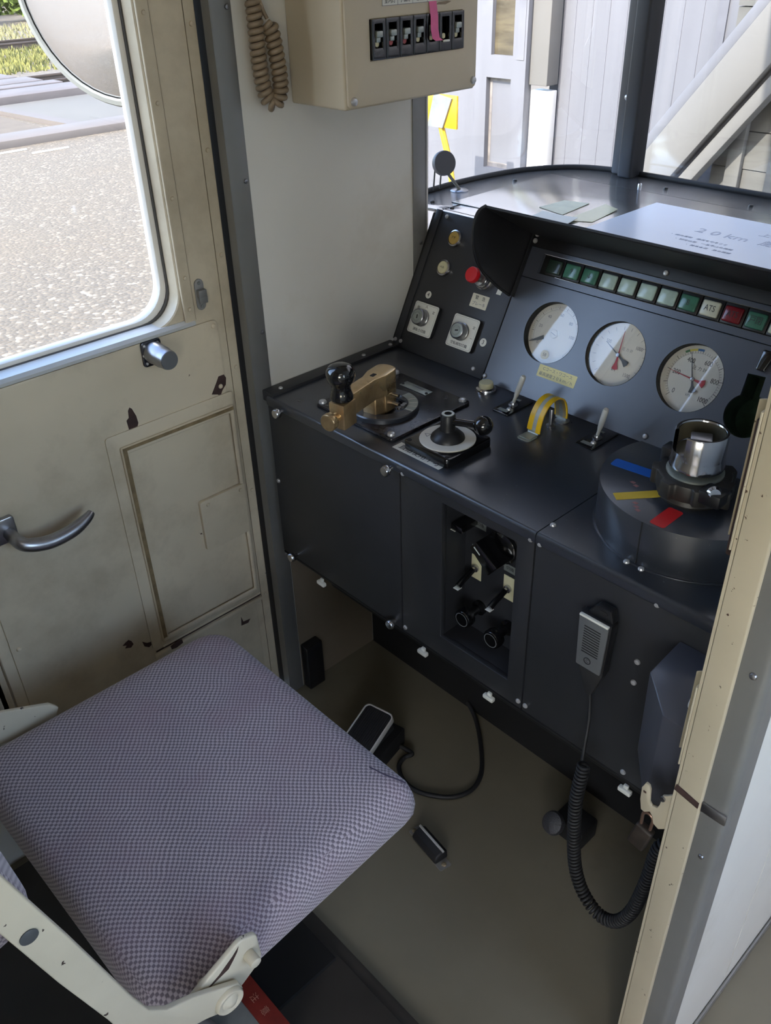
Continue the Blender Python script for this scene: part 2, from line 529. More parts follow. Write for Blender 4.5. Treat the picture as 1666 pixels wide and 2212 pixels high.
# aluminium angle at the rear edge of the side panel
t1 = empty_struct('trim_1')
b = new(); box(b, XW, XW + .0025, .834, .871, 0.0, 2.28, .0008); box(b, XW - .019, XW + .0025, .832, .8345, 0.0, 2.28)
obj('angle', b, M['alu'], t1)
b = new(); box(b, XW - .08, XW - .0192, .833, .8358, 0, 2.28); obj('dark_gap', b, M['matte'], t1)
for z in (1.168, .903, 1.42, .64, .40): screw(t1, MWL, .863, z, .0025, .0040, M['steel'])
# aluminium post in front of the windscreen corner
t2 = empty_struct('trim_2')
b = new(); box(b, XW, XW + .003, 1.256, 1.292, .786, 2.28, .001); box(b, XW - .07, XW + .003, 1.290, 1.294, .786, 2.28)
obj('post_cover', b, M['alu2'], t2)
screw(t2, MWL, 1.276, .975, .003, .004, M['steel'])

# partition between the driver's side and the corridor, its end post facing the camera
b = new(); box(b, -.268, -.2085, .704, 1.80, 0, 2.28)
wp = struct(obj('wall_partition', b, M['white']))
b = new(); box(b, -.2085, -.2065, .704, .925, .02, 2.28); box(b, -.2085, -.2065, .929, 1.78, .02, 2.28)
obj('panel', b, M['white'], wp)
t3 = empty_struct('trim_3')
b = new(); box(b, -.2715, -.2375, .695, .710, 0, 2.28, .003, 3); box(b, -.2720, -.268, .695, .74, 0, 2.28)
obj('beige_strip', b, M['beige2'], t3)
b = new()
prism(b, [(-.270, .668), (-.240, .660), (-.240, .652), (-.2715, .659)], .693, .6949, M=frame((0, 0, 0), (1, 0, 0), (0, 0, 1), (0, 1, 0)))
obj('bare_joint', b, M['chip'], t3)
t4 = empty_struct('trim_4')
b = new()
prism(b, rpoly([(-.2375, .698), (-.2055, .698), (-.2055, .735), (-.2075, .735), (-.2075, .701), (-.2375, .701)], [0, .011, 0, 0, .009, 0], 6), 0, 2.28)
obj('angle', b, M['alu'], t4)
mj = frame((0, .698, 0), (1, 0, 0), (0, 0, 1), (0, -1, 0))
screw(t4, mj, -.222, .872, 0, .0042, M['steel']); screw(t4, mj, -.223, .575, 0, .0036, M['steel'])
b = new(); box(b, -.2375, -.207, .6955, .698, .648, .664, .002); obj('joint_cover', b, M['steel'], t4)
b = new(); box(b, -.2065, -.2015, .735, 1.78, 0, .018, .002)
struct(obj('baseboard_right', b, M['alu']))

# ================================================================== setting: windscreen
w1 = empty_struct('window_1')
curve = smooth_path([(-1.352, 1.294, 0), (-1.363, 1.40, 0), (-1.365, 1.51, 0), (-1.346, 1.64, 0), (-1.315, 1.715, 0), (-1.262, 1.778, 0), (-1.20, 1.807, 0), (-1.13, 1.815, 0), (-.9, 1.816, 0), (-.27, 1.816, 0)], 6)
def ribbon(bm, pts, z0, z1, th):
    t = new()
    F = []
    n = len(pts)
    for i in range(n):
        a, c = pts[max(i - 1, 0)], pts[min(i + 1, n - 1)]
        d = (c - a).normalized(); F.append(Vector((-d.y, d.x, 0)))
    A = [[t.verts.new((p.x + f.x * s, p.y + f.y * s, z)) for p, f in zip(pts, F)] for s, z in ((0, z0), (th, z0), (th, z1), (0, z1))]
    for i in range(n - 1):
        for k in range(4):
            a, c = A[k], A[(k + 1) % 4]
            t.faces.new((a[i], a[i + 1], c[i + 1], c[i]))
    t.faces.new([A[k][0] for k in range(4)]); t.faces.new([A[k][-1] for k in range(4)])
    bmesh.ops.recalc_face_normals(t, faces=t.faces)
    join(t, bm)
b = new(); ribbon(b, curve, 1.036, 2.07, .004); obj('windscreen_glass', b, M['glass'], w1, ang=80)
b = new(); tube(b, [p + Vector((0, 0, 1.041)) for p in curve], .006, 8); obj('gasket', b, M['rubber'], w1, ang=80)
b = new(); tube(b, [p + Vector((0, 0, 2.06)) for p in curve], .012, 8); obj('gasket', b, M['rubber'], w1, ang=80)
b = new(); box(b, -1.142, -1.106, 1.775, 1.83, 1.036, 2.08, .006, 3); obj('pillar', b, M['visor'], w1)
b = new(); box(b, -1.172, -1.143, 1.795, 1.825, 1.036, 2.08, .006, 3); obj('pillar_cover', b, paint('pillar_grey', (66, 66, 68), .4, mott=.05), w1)
screw(w1, frame((0, 1.795, 0), (1, 0, 0), (0, 0, 1), (0, -1, 0)), -1.150, 1.197, 0, .006, M['steel'])

# ================================================================== setting: driver's side door
d1 = empty_struct('door_1')
# leaf with rounded window opening
b = new()
prism(b, [(.262, .02), (.826, .02), (.826, 2.0), (.262, 2.0)], -.035, 0, [rrect(.315, .722, .955, 1.72, .055, 8)], M=MD, bev=.002, seg=1)
leaf = obj('door_leaf', b, M['beige'], d1)
b = new()   # moulding beside the opening
prism(b, rpoly([(.724, .952), (.745, .952), (.745, 1.80), (.724, 1.80)], .003), 0, .006, M=MD, bev=.002)
obj('window_moulding', b, M['beige'], d1)
for z in (.975, 1.03, 1.16, 1.30, 1.42): screw(d1, MD, .735, z, .006, .0035, M['beige'])
b = new()   # bright outer frame round the glass
o_, i_ = rrect(.300, .737, .940, 1.735, .065, 8), rrect(.325, .709, .964, 1.71, .058, 8)
prism(b, o_, -.060, -.035, [i_], M=MD, bev=.004)
obj('window_frame', b, paint('frame_white', (228, 222, 212), .35, mott=.02), d1)
b = new()
prism(b, rrect(.312, .724, .952, 1.722, .058, 8), -.037, -.030, [rrect(.317, .719, .957, 1.717, .057, 8)], M=MD, bev=.002)
obj('window_seal', b, paint('seal_grey', (70, 66, 62), .6), d1)
b = new(); box(b, XD - .050, XD - .046, .318, .716, .956, 1.716); obj('door_glass', b, M['glass'], d1)
# sill ledge under the glass
b = new()
prism(b, [(-.03, .956), (.002, .956), (.008, .951), (.008, .946), (0, .942), (-.03, .94)], .285, .742, M=frame((XD, 0, 0), (1, 0, 0), (0, 0, 1), (0, 1, 0)))
obj('sill_ledge', b, M['bodyw'], d1)
# lower skin plate
b = new()
prism(b, rpoly([(.283, .06), (.788, .06), (.788, .943), (.283, .943)], [.004, .004, .014, .004]), 0, .004, M=MD, bev=.0015)
obj('skin_plate', b, M['beige'], d1)
for y, z in ((.778, .932), (.775, .816), (.296, .474)): screw(d1, MD, y, z, .004, .0045, M['beige'])
# stile grooves
b = new()
box(b, XD, XD + .0012, .8040, .8048, .06, 2.0)
box(b, XD, XD + .0012, .7455, .7475, .952, 2.0)
box(b, XD, XD + .0012, .284, .2865, .06, .95)
obj('panel_seam', b, M['groove'], d1)
for z in (.30, .57, .84, 1.05, 1.22, 1.40): screw(d1, MD, .816, z, 0, .004, M['beige'])
# access panel: raised moulding and recessed lid
b = new()
prism(b, rpoly([(.534, .318), (.797, .318), (.797, .800), (.534, .800)], .008), .004, .007, [[(.563, .335), (.563, .766), (.788, .766), (.788, .335)]], M=MD, bev=.001)
ap = obj('access_panel', b, M['beige'], d1)
b = new()
prism(b, [(.556, .328), (.793, .328), (.793, .775), (.556, .775)], .0055, .014, [[(.570, .340), (.570, .760), (.784, .760), (.784, .340)]], M=MD, bev=.004, seg=3)
obj('moulding', b, M['beige'], ap)
b = new(); box(b, XD + .004, XD + .0065, .571, .782, .341, .758); obj('lid', b, M['beige'], ap)
b = new(); prism(b, [(.558, .340), (.566, .340), (.566, .768), (.558, .774)], .0141, .0146, M=MD); prism(b, [(.566, .768), (.790, .766), (.790, .773), (.558, .774)], .0141, .0146, M=MD); obj('worn_edge', b, paint('worn_brown', (132, 112, 80), .6, mott=.2, mscale=40), ap)
b = new(); prism(b, rpoly([(.687, .489), (.792, .489), (.792, .603), (.687, .603)], .006), .0065, .0150, M=MD, bev=.001); cp = obj('cover_plate', b, M['beige'], ap)
for y, z in ((.704, .592), (.780, .592)): screw(cp, MD, y, z, .0150, .004, M['beige'])
# ledge strips under the access panel
b = new()
box(b, XD + .003, XD + .010, .535, .800, .296, .306, .002); box(b, XD + .003, XD + .008, .555, .800, .312, .318, .002)
obj('bottom_rail', b, M['beige'], d1)
b = new(); box(b, XD + .004, XD + .0065, .56, .797, .322, .3245); box(b, XD + .004, XD + .0058, .54, .80, .308, .3105)
obj('rail_gap', b, M['chip'], d1)
# bare patches where the paint has come off
def patch(u, v, pts, w=.0042):
    bm = new(); prism(bm, [(u + a * .0013, v + c * .0013) for a, c in pts], w, w + .0003, M=MD)
    obj('paint_chip', bm, M['chip'], d1)
patch(.591, .816, [(-7, -13), (5, -14), (8, -8), (7, 3), (3, 15), (0, 18), (-3, 14), (-4, 4), (-8, 1)])
patch(.775, .818, [(-16, -9), (-7, -12), (-2, -16), (2, -9), (9, -2), (11, 8), (8, 14), (-1, 14), (-6, 6)])
patch(.488, .362, [(-9, 3), (-3, 0), (-6, -4), (3, -8), (8, -4), (6, 3), (2, 8), (-4, 6)])
patch(.528, .345, [(-9, 5), (-2, -2), (4, -4), (8, 4), (9, -8), (0, -12), (-7, -6)])
patch(.585, .305, [(-12, 3), (-2, 6), (9, 5), (10, -3), (-3, -6), (-11, -4)], .0105)
patch(.755, .262, [(-8, 12), (-5, 0), (9, -2), (4, -8), (-10, -6)])
# square lock plate with round turn knob
b = new(); prism(b, rrect(.631, .669, .900, .945, .006), .004, .009, M=MD, bev=.0015); lk = obj('lock_plate', b, paint('lock_steel', (84, 84, 90), .3, .9, mott=.15, mscale=40), d1)
for y, z in ((.637, .938), (.662, .938), (.637, .907), (.662, .907), (.634, .922)): screw(lk, MD, y, z, .009, .003)
b = new()
lathe(b, [(.0185, 0), (.0195, .006), (.0185, .010), (.0185, .032), (.0170, .034), (.0170, .050), (.0158, .053), (0, .053)], 28, MD @ T(.651, .924, .009))
obj('lock_knob', b, M['steel'], lk)
b = new(); cyl(b, (.651, .924, .0621), (0, 0, 1), .0012, .0152, seg=24, M=MD); obj('knob_face', b, M['mic'], lk)
# window latch keeper on the stile
b = new(); prism(b, rrect(.753, .771, .966, 1.021, .009), 0, .003, M=MD, bev=.001); kp = obj('latch_keeper', b, M['alu2'], d1)
b = new(); box(b, XD + .003, XD + .013, .754, .770, .990, 1.004, .0015); box(b, XD + .010, XD + .013, .754, .770, .980, .992, .001)
obj('keeper_hook', b, M['alu'], kp)
for z in (.973, 1.014): screw(kp, MD, .762, z, .003, .003, M['grey'])
# lever handle
b = new(); prism(b, rpoly([(.300, .690), (.352, .690), (.352, .735), (.300, .735)], .006), .004, .014, M=MD, bev=.002); hp = obj('handle_plate', b, M['steel'], d1)
b = new()
P = smooth_path([(XD + .012, .338, .706), (XD + .040, .340, .702), (XD + .050, .352, .694), (XD + .052, .385, .685), (XD + .050, .425, .686), (XD + .046, .455, .694), (XD + .042, .468, .700)], 6)
tube(b, P, .009, 12, radii=[.010 + .002 * math.sin(PI * i / (len(P) - 1)) - (.004 * max(0, i / (len(P) - 1) - .7) / .3) for i in range(len(P))])
obj('lever', b, M['steel'], hp)
# fixed jamb left of the door
b = new(); box(b, -1.36, XD + .006, .236, .259, 0, 2.28, .004)
struct(obj('trim_5', b, M['beige']))

# ================================================================== outside
b = new()
t = new()
v = [t.verts.new(p) for p in ((-200, -60, -1.25), (60, -60, -1.25), (60, 160, -1.25), (-200, 160, -1.25))]
t.faces.new(v); join(t, b)
g = struct(obj('ground', b, M['gravel']))
b = new(); box(b, -15.95, -15.25, -10, 40, -1.3, -1.13, .02)
tag(obj('platform_kerb', b, M['kerb']), 'pale concrete kerb running along the far edge of the gravel yard', 'kerb')
b = new(); box(b, -19.4, -15.96, -10, 7.0, -1.3, -1.215)
tag(obj('sandy_strip', b, M['sand']), 'sandy beige strip between the kerb and the board crossing', 'ground')
b = new(); prism(b, [(-16.0, 7.66), (-16.0, 30), (-19.38, 30), (-19.38, 7.40)], -1.3, -1.19)
tag(obj('paving', b, M['slab']), 'smooth grey paved patch beside the kerb, right of the sandy strip', 'paving')
b = new(); prism(b, [(-16.0, 7.35), (-16.0, 7.62), (-19.4, 7.35), (-19.4, 7.08)], -1.3, -1.17)
tag(obj('paving_edge', b, M['kerb']), 'thin pale edging stone slanting along the grey paved patch', 'edging')
for i, (x0, x1) in enumerate(((-20.55, -19.5), (-21.25, -20.75), (-22.3, -21.4), (-23.4, -22.45), (-24.5, -23.6))):
    b = new(); box(b, x0, x1, -10, 9.7 - .16 * i, -1.3, -1.06, .02)
    lab = ['pale crossing board nearest to the paved patch', 'narrow pale crossing board just beyond the nearest one', 'middle one of the five pale crossing boards', 'second farthest pale crossing board before the grass', 'pale crossing board bordering the grass'][i]
    tag(obj('crossing_board', b, M['timber']), lab, 'plank', 'crossing boards over the track')
for x, l in ((-21.32, 'rusty rail running out of the board crossing, nearer one'), (-22.38, 'rusty rail running out of the board crossing, farther one'), (-30.9, 'rusty rail in the grass, nearer one of the pair'), (-32.1, 'rusty rail in the grass, farther one of the pair')):
    b = new(); box(b, x - .035, x + .035, -20, 60, -1.12, -1.07, .01); box(b, x - .012, x + .012, -20, 60, -1.2, -1.1); box(b, x - .07, x + .07, -20, 60, -1.26, -1.2)
    tag(obj('rail', b, M['rust']), l, 'rail', 'rails of the sidings')
def blades(name, x0, x1, y0, y1, n, h, mat, label):
    vs, fs = [], []
    for i in range(n):
        x, y = rnd.uniform(x0, x1), rnd.uniform(y0, y1); a = rnd.uniform(0, PI); hh = h * rnd.uniform(.5, 1.3); w = rnd.uniform(.02, .05)
        k = len(vs); dx, dy = rnd.uniform(-.5, .5) * hh, rnd.uniform(-.5, .5) * hh
        c, s = math.cos(a) * w, math.sin(a) * w
        vs += [(x - c, y - s, -1.249), (x + c, y + s, -1.249), (x + dx, y + dy, -1.249 + hh)]
        fs.append((k, k + 1, k + 2))
    me = bpy.data.meshes.new(name); me.from_pydata(vs, [], fs); me.materials.append(mat)
    o = bpy.data.objects.new(name, me); COL.objects.link(o)
    o['kind'] = 'stuff'
    return tag(o, label, 'grass')
blades('grass', -30.5, -24.6, 7, 21, 9000, .14, M['grassm'], 'dry yellow green grass between the crossing and the far rails')
blades('sparse_grass', -39.8, -32.6, 9, 30, 5000, .16, paint('dry_grass', (116, 111, 76), .95, mott=.2), 'sparse dry grass beyond the far rails')
b = new(); box(b, -30.6, -24.6, -10, 40, -1.3, -1.2505); o = obj('grass_soil', b, paint('soil', (132, 128, 78), 1, mott=.15, mscale=2)); tag(o, 'short green turf under the dry grass', 'grass'); o['kind'] = 'stuff'
def bush(x, y, rx, h, mat, label, n=900, leaf=.16, cat='bush', grp=None):
    root = thing('bush' if cat == 'bush' else 'tree', label, cat, T(x, y, -1.25), grp)
    vs, fs = [], []
    blobs = [(rnd.uniform(-.6, .6) * rx, rnd.uniform(-.6, .6) * rx, h * rnd.uniform(.25, .75), rx * rnd.uniform(.35, .6)) for _ in range(9)]
    for i in range(n):
        bx, by, bz, br = rnd.choice(blobs)
        d = Vector((rnd.gauss(0, 1), rnd.gauss(0, 1), rnd.gauss(0, 1))).normalized() * br * rnd.uniform(.7, 1.05) * 1.15
        c = Vector((bx, by, bz)) + d
        c.z = max(c.z, .05)
        u = Vector((rnd.gauss(0, 1), rnd.gauss(0, 1), rnd.gauss(0, 1))).normalized(); w = u.orthogonal().normalized()
        k = len(vs); s = leaf * rnd.uniform(.6, 1.3)
        vs += [tuple(c - u * s), tuple(c + w * s * .5), tuple(c + u * s), tuple(c - w * s * .5)]
        fs.append((k, k + 1, k + 2, k + 3))
    me = bpy.data.meshes.new('foliage'); me.from_pydata(vs, [], fs); me.materials.append(mat)
    o = bpy.data.objects.new('foliage', me); COL.objects.link(o); o.parent = root
    s = new()
    for k in range(4): tube(s, [(0, 0, -.05), (rnd.uniform(-.3, .3) * rx, rnd.uniform(-.3, .3) * rx, h * .3), (rnd.uniform(-.6, .6) * rx, rnd.uniform(-.6, .6) * rx, h * .7)], .05, 6)
    obj('stem', s, M['rust'], root)
for i, (x, y, rx, h) in enumerate(((-42.0, 15.0, 1.45, 1.9), (-42.2, 18.5, 1.45, 2.0), (-42.6, 22.0, 1.45, 1.9), (-46.6, 16.7, 1.7, 2.6), (-47.2, 21.0, 1.7, 2.8))):
    bush(x, y, rx, h, M['leafb'], ['bright yellow green bush at the left edge behind the far rails', 'bright green bush in the middle of the hedge row', 'bright green bush closest to the round mirror', 'taller bright bush in the second row, left', 'taller bright bush in the second row, right'][i], 1400, .2, grp='bright bushes beyond the rails')
for i, (x, y) in enumerate(((-56, 21.0), (-57.5, 29.5))):
    bush(x, y, 3.4, 4.6, M['leafd'], ['dark green tree behind the bushes at the upper left', 'dark green tree behind the bushes, nearer the mirror'][i], 1400, .3, 'tree', 'dark trees behind the bushes')
for i, (x, y, l) in enumerate(((-14.5, 6.22, .62), (-14.9, 5.75, .5))):
    b = new(); box(b, x - .014, x + .014, y - l / 2, y + l / 2, -1.2495, -1.225, .006, M=None)
    tag(obj('white_stick', b, M['label']), ['white stick lying on the gravel before the kerb', 'white stick on the gravel at the left picture edge'][i], 'stick', 'white sticks on the gravel')

# outside mirror on the cab corner
mm = thing('side_mirror', 'large round outside mirror hanging beyond the door window', 'mirror')
mc, mn = Vector((-1.86, 1.0, 1.455)), Vector((.53, -.848, .0)).normalized()
q = aim(mc, mn)
b = new()
SX = Matrix.Diagonal((1.0, 1.12, 1, 1))
prof = [(.205 * math.sin(k / 10 * PI / 2), .012 + .022 * math.cos(k / 10 * PI / 2)) for k in range(11)]
up = Vector((0, 0, 1)); xx = up.cross(mn).normalized(); yy = mn.cross(xx)
q = frame(mc, xx, yy, mn) @ SX
lathe(b, prof[::-1], 48, q); obj('mirror_glass', b, M['mirror'], mm, ang=80)
b = new(); lathe(b, [(.204, .016), (.208, .020), (.216, .018), (.220, .008), (.214, -.010), (.15, -.03), (0, -.034)], 48, q); obj('mirror_rim', b, M['frame'], mm)
b = new(); tube(b, smooth_path([(-1.86, 1.03, 1.47), (-1.84, 1.10, 1.50), (-1.65, 1.2, 1.53), (-1.42, 1.26, 1.54), (-1.36, 1.27, 1.54)], 5), .011, 8); obj('mirror_arm', b, M['frame'], mm)
# painted car body skin outside (seen in the mirror)
b = new(); box(b, -1.405, -1.362, -12, .24, -1.0, .55); box(b, -1.405, -1.362, .836, 1.29, -1.0, .70)
o = struct(obj('trim_6', b, M['bodyy']))
b = new(); box(b, -1.405, -1.362, -12, -3.31, .56, 2.3)
struct(obj('trim_7', b, M['bodyw']))

# wooden building in front of the train
bd = thing('wooden_building', 'white board clad wooden building seen through the windscreen', 'building', T(0, 3.0, 0))
b = new()
box(b, -4.6, -2.60, .0, .12, -1.25, 4.2)
box(b, -2.255, 3.0, .03, .15, -1.25, 4.2)
obj('wall', b, M['wood'], bd)
b = new()
x = -2.20
while x < 1.0:
    box(b, x, x + .003, .0285, .031, -1.2, 4.0); x += .073
for xx_ in (-3.3, -2.93, -2.66): box(b, xx_, xx_ + .006, -.0015, .002, -1.2, 4)
obj('board_groove', b, M['gapm'], bd)
b = new(); box(b, -2.335, -2.25, -.05, .02, 1.005, 4.1, .003); obj('cover_board', b, M['wood2'], bd)
b = new(); box(b, -2.335, -2.25, -.035, .02, -1.25, .985, .003); obj('post_board', b, paint('bright_white', (200, 198, 194), .6, mott=.02), bd)
b = new()   # door leaf with glass above and panel below
prism(b, [(-2.595, -1.2), (-2.34, -1.2), (-2.34, 2.2), (-2.595, 2.2)], -.07, -.03, [[(-2.515, 1.10), (-2.515, 1.9), (-2.405, 1.9), (-2.405, 1.10)], [(-2.535, .68), (-2.535, 1.02), (-2.41, 1.02), (-2.41, .68)]], M=frame((0, 0, 0), (1, 0, 0), (0, 0, 1), (0, 1, 0)))
dl = obj('door_leaf', b, M['wood'], bd)
b = new(); box(b, -2.53, -2.415, -.045, -.04, .69, 1.01); obj('door_panel', b, M['wood'], dl)
b = new()
prism(b, [(-2.536, .679), (-2.409, .679), (-2.409, 1.021), (-2.536, 1.021)], -.046, -.0445, [[(-2.522, .70), (-2.522, 1.005), (-2.424, 1.005), (-2.424, .70)]], M=frame((0, 0, 0), (1, 0, 0), (0, 0, 1), (0, 1, 0)))
obj('panel_groove', b, paint('grey_wear', (128, 122, 118), .8, mott=.2, mscale=20), dl)
b = new(); box(b, -2.52, -2.40, -.05, -.046, 1.09, 1.91); obj('door_pane', b, paint('pane_reflection', (88, 80, 62), .06, mott=.3, mscale=5, st=(1, 1, 6), coat=.6), dl)  # landscape reflection painted into the pane as yellow-brown mottling
b = new(); box(b, -2.385, -2.35, -.072, -.069, 1.09, 2.0); obj('gap_strip', b, M['gapm'], dl)
b = new(); box(b, -2.60, -2.585, -.02, .13, -1.2, 4.0); box(b, -2.35, -2.25, .1, .13, -1.2, 4.0); obj('door_post', b, M['wood'], bd)
b = new(); box(b, -1.63, -1.60, .024, .031, 1.13, 2.1); obj('wall_slot', b, M['gapm'], bd)
# lean-to of lapped boards under the brace
b = new()
for k in range(14): box(b, -1.50, -.2, -.10 - (k % 2) * .004, -.06, -.2 + k * .115, -.2 + k * .115 + .112)
obj('lapped_siding', b, M['wood3'], bd)
b = new()
for xk in (-1.44, -1.30, -1.16): box(b, xk, xk + .05, -.125, -.10, -.2, 1.5, .004)
obj('upright', b, M['wood3'], bd)
br = thing('diagonal_brace', 'thick cream diagonal timber brace beyond the right hand windscreen', 'beam')
def bar(bm, p, q_, w, y0, y1):
    p, q_ = Vector((p[0], 0, p[1])), Vector((q_[0], 0, q_[1])); d = (q_ - p).normalized(); n = Vector((-d.z, 0, d.x))
    m = frame((0, y0, 0), (1, 0, 0), (0, 0, 1), (0, 1, 0))
    pts = [(p - n * w / 2), (q_ - n * w / 2), (q_ + n * w / 2), (p + n * w / 2)]
    prism(bm, [(c.x, c.z) for c in pts], 0, y1 - y0, M=m, bev=.004)
def dia(off): 
    n = Vector((-.795, .607)); d = Vector((.607, .795)); c = n * off
    return tuple(c - d * 3.05), tuple(c + d * 1.2)
b = new(); bar(b, *dia(1.806), .126, 2.78, 2.86); obj('timber', b, M['wood2'], br)
b = new(); bar(b, *dia(1.890), .034, 2.80, 2.87); obj('top_batten', b, M['wood'], br)
b = new(); bar(b, *dia(1.706), .040, 2.80, 2.86); obj('lower_batten', b, M['wood2'], br)
b = new(); bar(b, *dia(1.735), .030, 2.83, 2.87); obj('shadow_gap', b, M['gapm'], br)
# yellow board with a grey plate on a leaning stake
ys = thing('yellow_board', 'yellow square board with a grey plate on a stake, outside', 'sign')
b = new(); box(b, -2.60, -2.39, 2.60, 2.61, .885, 1.0, .002); obj('board', b, M['yel'], ys)
b = new(); prism(b, [(-2.535, .885), (-2.455, .885), (-2.41, .99), (-2.50, 1.003)], 2.592, 2.599, M=frame((0, 0, 0), (1, 0, 0), (0, 0, 1), (0, 1, 0))); obj('grey_plate', b, M['grey'], ys)
b = new(); tube(b, [(-2.50, 2.61, .95), (-2.43, 2.61, .76), (-2.05, 2.62, -1.25)], .012, 8); obj('stake', b, M['yel'], ys)
# ================================================================== control console
I4 = Matrix.Identity(4)
cc = thing('control_console', 'dark grey steel driver\'s control console below the windscreen', 'control console')
XL, XR = -1.252, -.272
# front panels
b = new(); box(b, XL, -.8935, .425, .7755, -.012, 0, .0015, M=MF); fp = obj('front_panel', b, M['console'], cc)
b = new(); prism(b, [(-.8905, .425), (-.6112, .425), (-.6112, .7755), (-.8905, .7755)], -.012, 0, [[(-.796, .469), (-.796, .750), (-.643, .750), (-.643, .469)]], M=MF, bev=.0012); fp2 = obj('front_panel', b, M['console'], cc)
b = new(); box(b, -.6088, XR, .425, .7755, -.012, 0, .0015, M=MF); fp3 = obj('front_panel', b, M['console'], cc)
b = new(); prism(b, [(1.192, .793), (1.314, 1.0285), (1.79, 1.0285), (1.79, .793)], -1.2665, -1.2525, M=frame((0, 0, 0), (0, 1, 0), (0, 0, 1), (1, 0, 0))); obj('side_cheek', b, M['black'], cc)
# recess
b = new()
D = .06
for q in ((-.798, -.796, .467, .752), (-.643, -.641, .467, .752)): box(b, q[0], q[1], q[2], q[3], -D, -.0121, M=MF)
box(b, -.796, -.643, .750, .752, -D, -.0121, M=MF); box(b, -.796, -.643, .467, .4688, -D, -.0121, M=MF)
box(b, -.80, -.639, .465, .754, -D - .003, -D, M=MF)
obj('recess', b, M['console'], cc)
# bottom lip, kick wall, under box
b = new(); box(b, XL, XR, YF, YF + .02, .4185, .4245, .002); box(b, XL, XR, YF + .02, 1.17, .4185, .421); obj('bottom_lip', b, M['black'], cc)
b = new(); box(b, XW + .002, XR, 1.10, 1.11, 0, .42); obj('kick_plate', b, M['matte'], cc)
b = new(); box(b, -1.18, XR, .905, 1.10, .335, .418, .01); obj('under_box', b, M['matte'], cc)
for u in (-1.123, -.834, -.675, -.402):
    b = new(); box(b, u - .011, u + .011, .405, .4135, .001, .010, .002, M=MF); box(b, u - .004, u + .004, .412, .420, .001, .006, .001, M=MF)
    obj('clip', b, M['label'], cc)
# worktop in two sheets with a rounded front edge
def worktop(x0, x1):
    bm = new()
    pts = rpoly([(YF - .003, .7665), (YF - .003, ZD), (1.1775, ZD), (1.1775, .7665)], [.002, .007, 0, 0], 5)
    prism(bm, pts, x0, x1, M=frame((0, 0, 0), (0, 1, 0), (0, 0, 1), (1, 0, 0)))
    return obj('worktop', bm, M['desk'], cc)
worktop(XL + .002, -.6092); worktop(-.6075, XR)
b = new(); box(b, XL, XR, YF + .012, 1.17, .760, .766); obj('worktop_bearer', b, M['matte'], cc)
b = new(); box(b, XW + .001, -1.236, .849, 1.185, .770, .7915, .002); ws = obj('wall_strip', b, M['console'], cc)
for y in (.877, 1.09, 1.165): screw(ws, T(0, 0, .7915), -1.246, y, 0, .0042)
# front screws and thumb screws
def thumb(u, z):
    bm = new()
    lathe(bm, [(.004, 0), (.004, .008), (.0085, .009), (.0098, .012), (.0098, .016), (.008, .0195), (0, .020)], 18, MF @ T(u, z, 0))
    obj('thumb_screw', bm, M['chrome'], cc)
for u, z in ((-1.206, .768), (-.910, .768), (-1.206, .436), (-.910, .436)): thumb(u, z)
for u, z in ((-.884, .768), (-.884, .436), (-.618, .768), (-.601, .768), (-.617, .440), (-.602, .440), (-.409, .768), (-.422, .658), (-.422, .619), (-.413, .438), (-1.243, .60)):
    screw(fp2 if u < -.61 else fp3, MF, u, z, 0, .0046)
for x, y in ((-.603, .878), (-.478, .877), (-.455, .877)): screw(cc, T(0, 0, ZD), x, y, 0, .0046)
# sloping instrument panel
b = new(); box(b, XL, -1.0048, .001, .286, -.010, 0, .0012, M=MP); sp_ = obj('switch_panel', b, M['console'], cc)
b = new(); box(b, XL, -1.236, .001, .287, 0, .002, .0008, M=MP); obj('panel_flange', b, M['console'], cc)
for u, v in ((-1.221, .277), (-1.233, .015), (-1.247, .015), (-1.031, .015)): screw(sp_, MP, u, v, .002 if u < -1.236 else 0, .0042)
GC = ((-.894, .124), (-.756, .124), (-.614, .124))
key = []
kc, kr = (-.505, .096), .0345
a0 = math.degrees(math.asin(.0145 / kr))
for k in range(41):
    a = math.radians(105 + a0 + (360 - 2 * a0) * k / 40 - 3)
    key.append((kc[0] + kr * math.cos(a), kc[1] + kr * math.sin(a)))
key += [(-.500, .160), (-.528, .158)]
b = new()
prism(b, [(-1.0022, .001), (XR, .001), (XR, .2052), (-1.0022, .2052)], -.006, 0, [circ(u, v, .0560) for u, v in GC] + [key], M=MP)
gp = obj('gauge_panel', b, M['gpanel'], cc)
b = new()
prism(b, key, -.06, -.055, M=MP)
prism(b, [(kc[0] + (p[0] - kc[0]) * 1.06, kc[1] + (p[1] - kc[1]) * 1.06) for p in key], -.06, -.0061, [key], M=MP)
obj('empty_opening', b, M['holeg'], cc, label='dark green empty gauge opening')
b = new()
prism(b, [(-1.0022, .2068), (XR, .2068), (XR, .262), (-1.0022, .262)], -.006, 0, [[(-.966, .2185), (XR - .05, .2185), (XR - .05, .2545), (-.966, .2545)]], M=MP)
obj('lamp_panel', b, M['gpanel'], cc)
b = new()
box(b, -1.25, XR, .200, .2115, -.0085, -.0062, M=MP); box(b, -1.25, XR, .2555, .292, -.0125, -.0105, M=MP); box(b, -1.012, -.996, .0, .29, -.0125, -.0103, M=MP); box(b, XL, XR, -.004, .004, -.0125, -.0105, M=MP)
obj('panel_backing', b, M['matte'], cc)
for u, v in ((-1.005, .010), (-.652, .012)): screw(gp, MP, u + .006, v, 0, .0048)
b = new(); prism(b, rpoly([(-.517, .166), (-.503, .166), (-.496, .198), (-.517, .198)], .004), 0, .010, M=MP, bev=.002); obj('slot_cover', b, M['bake'], cc)
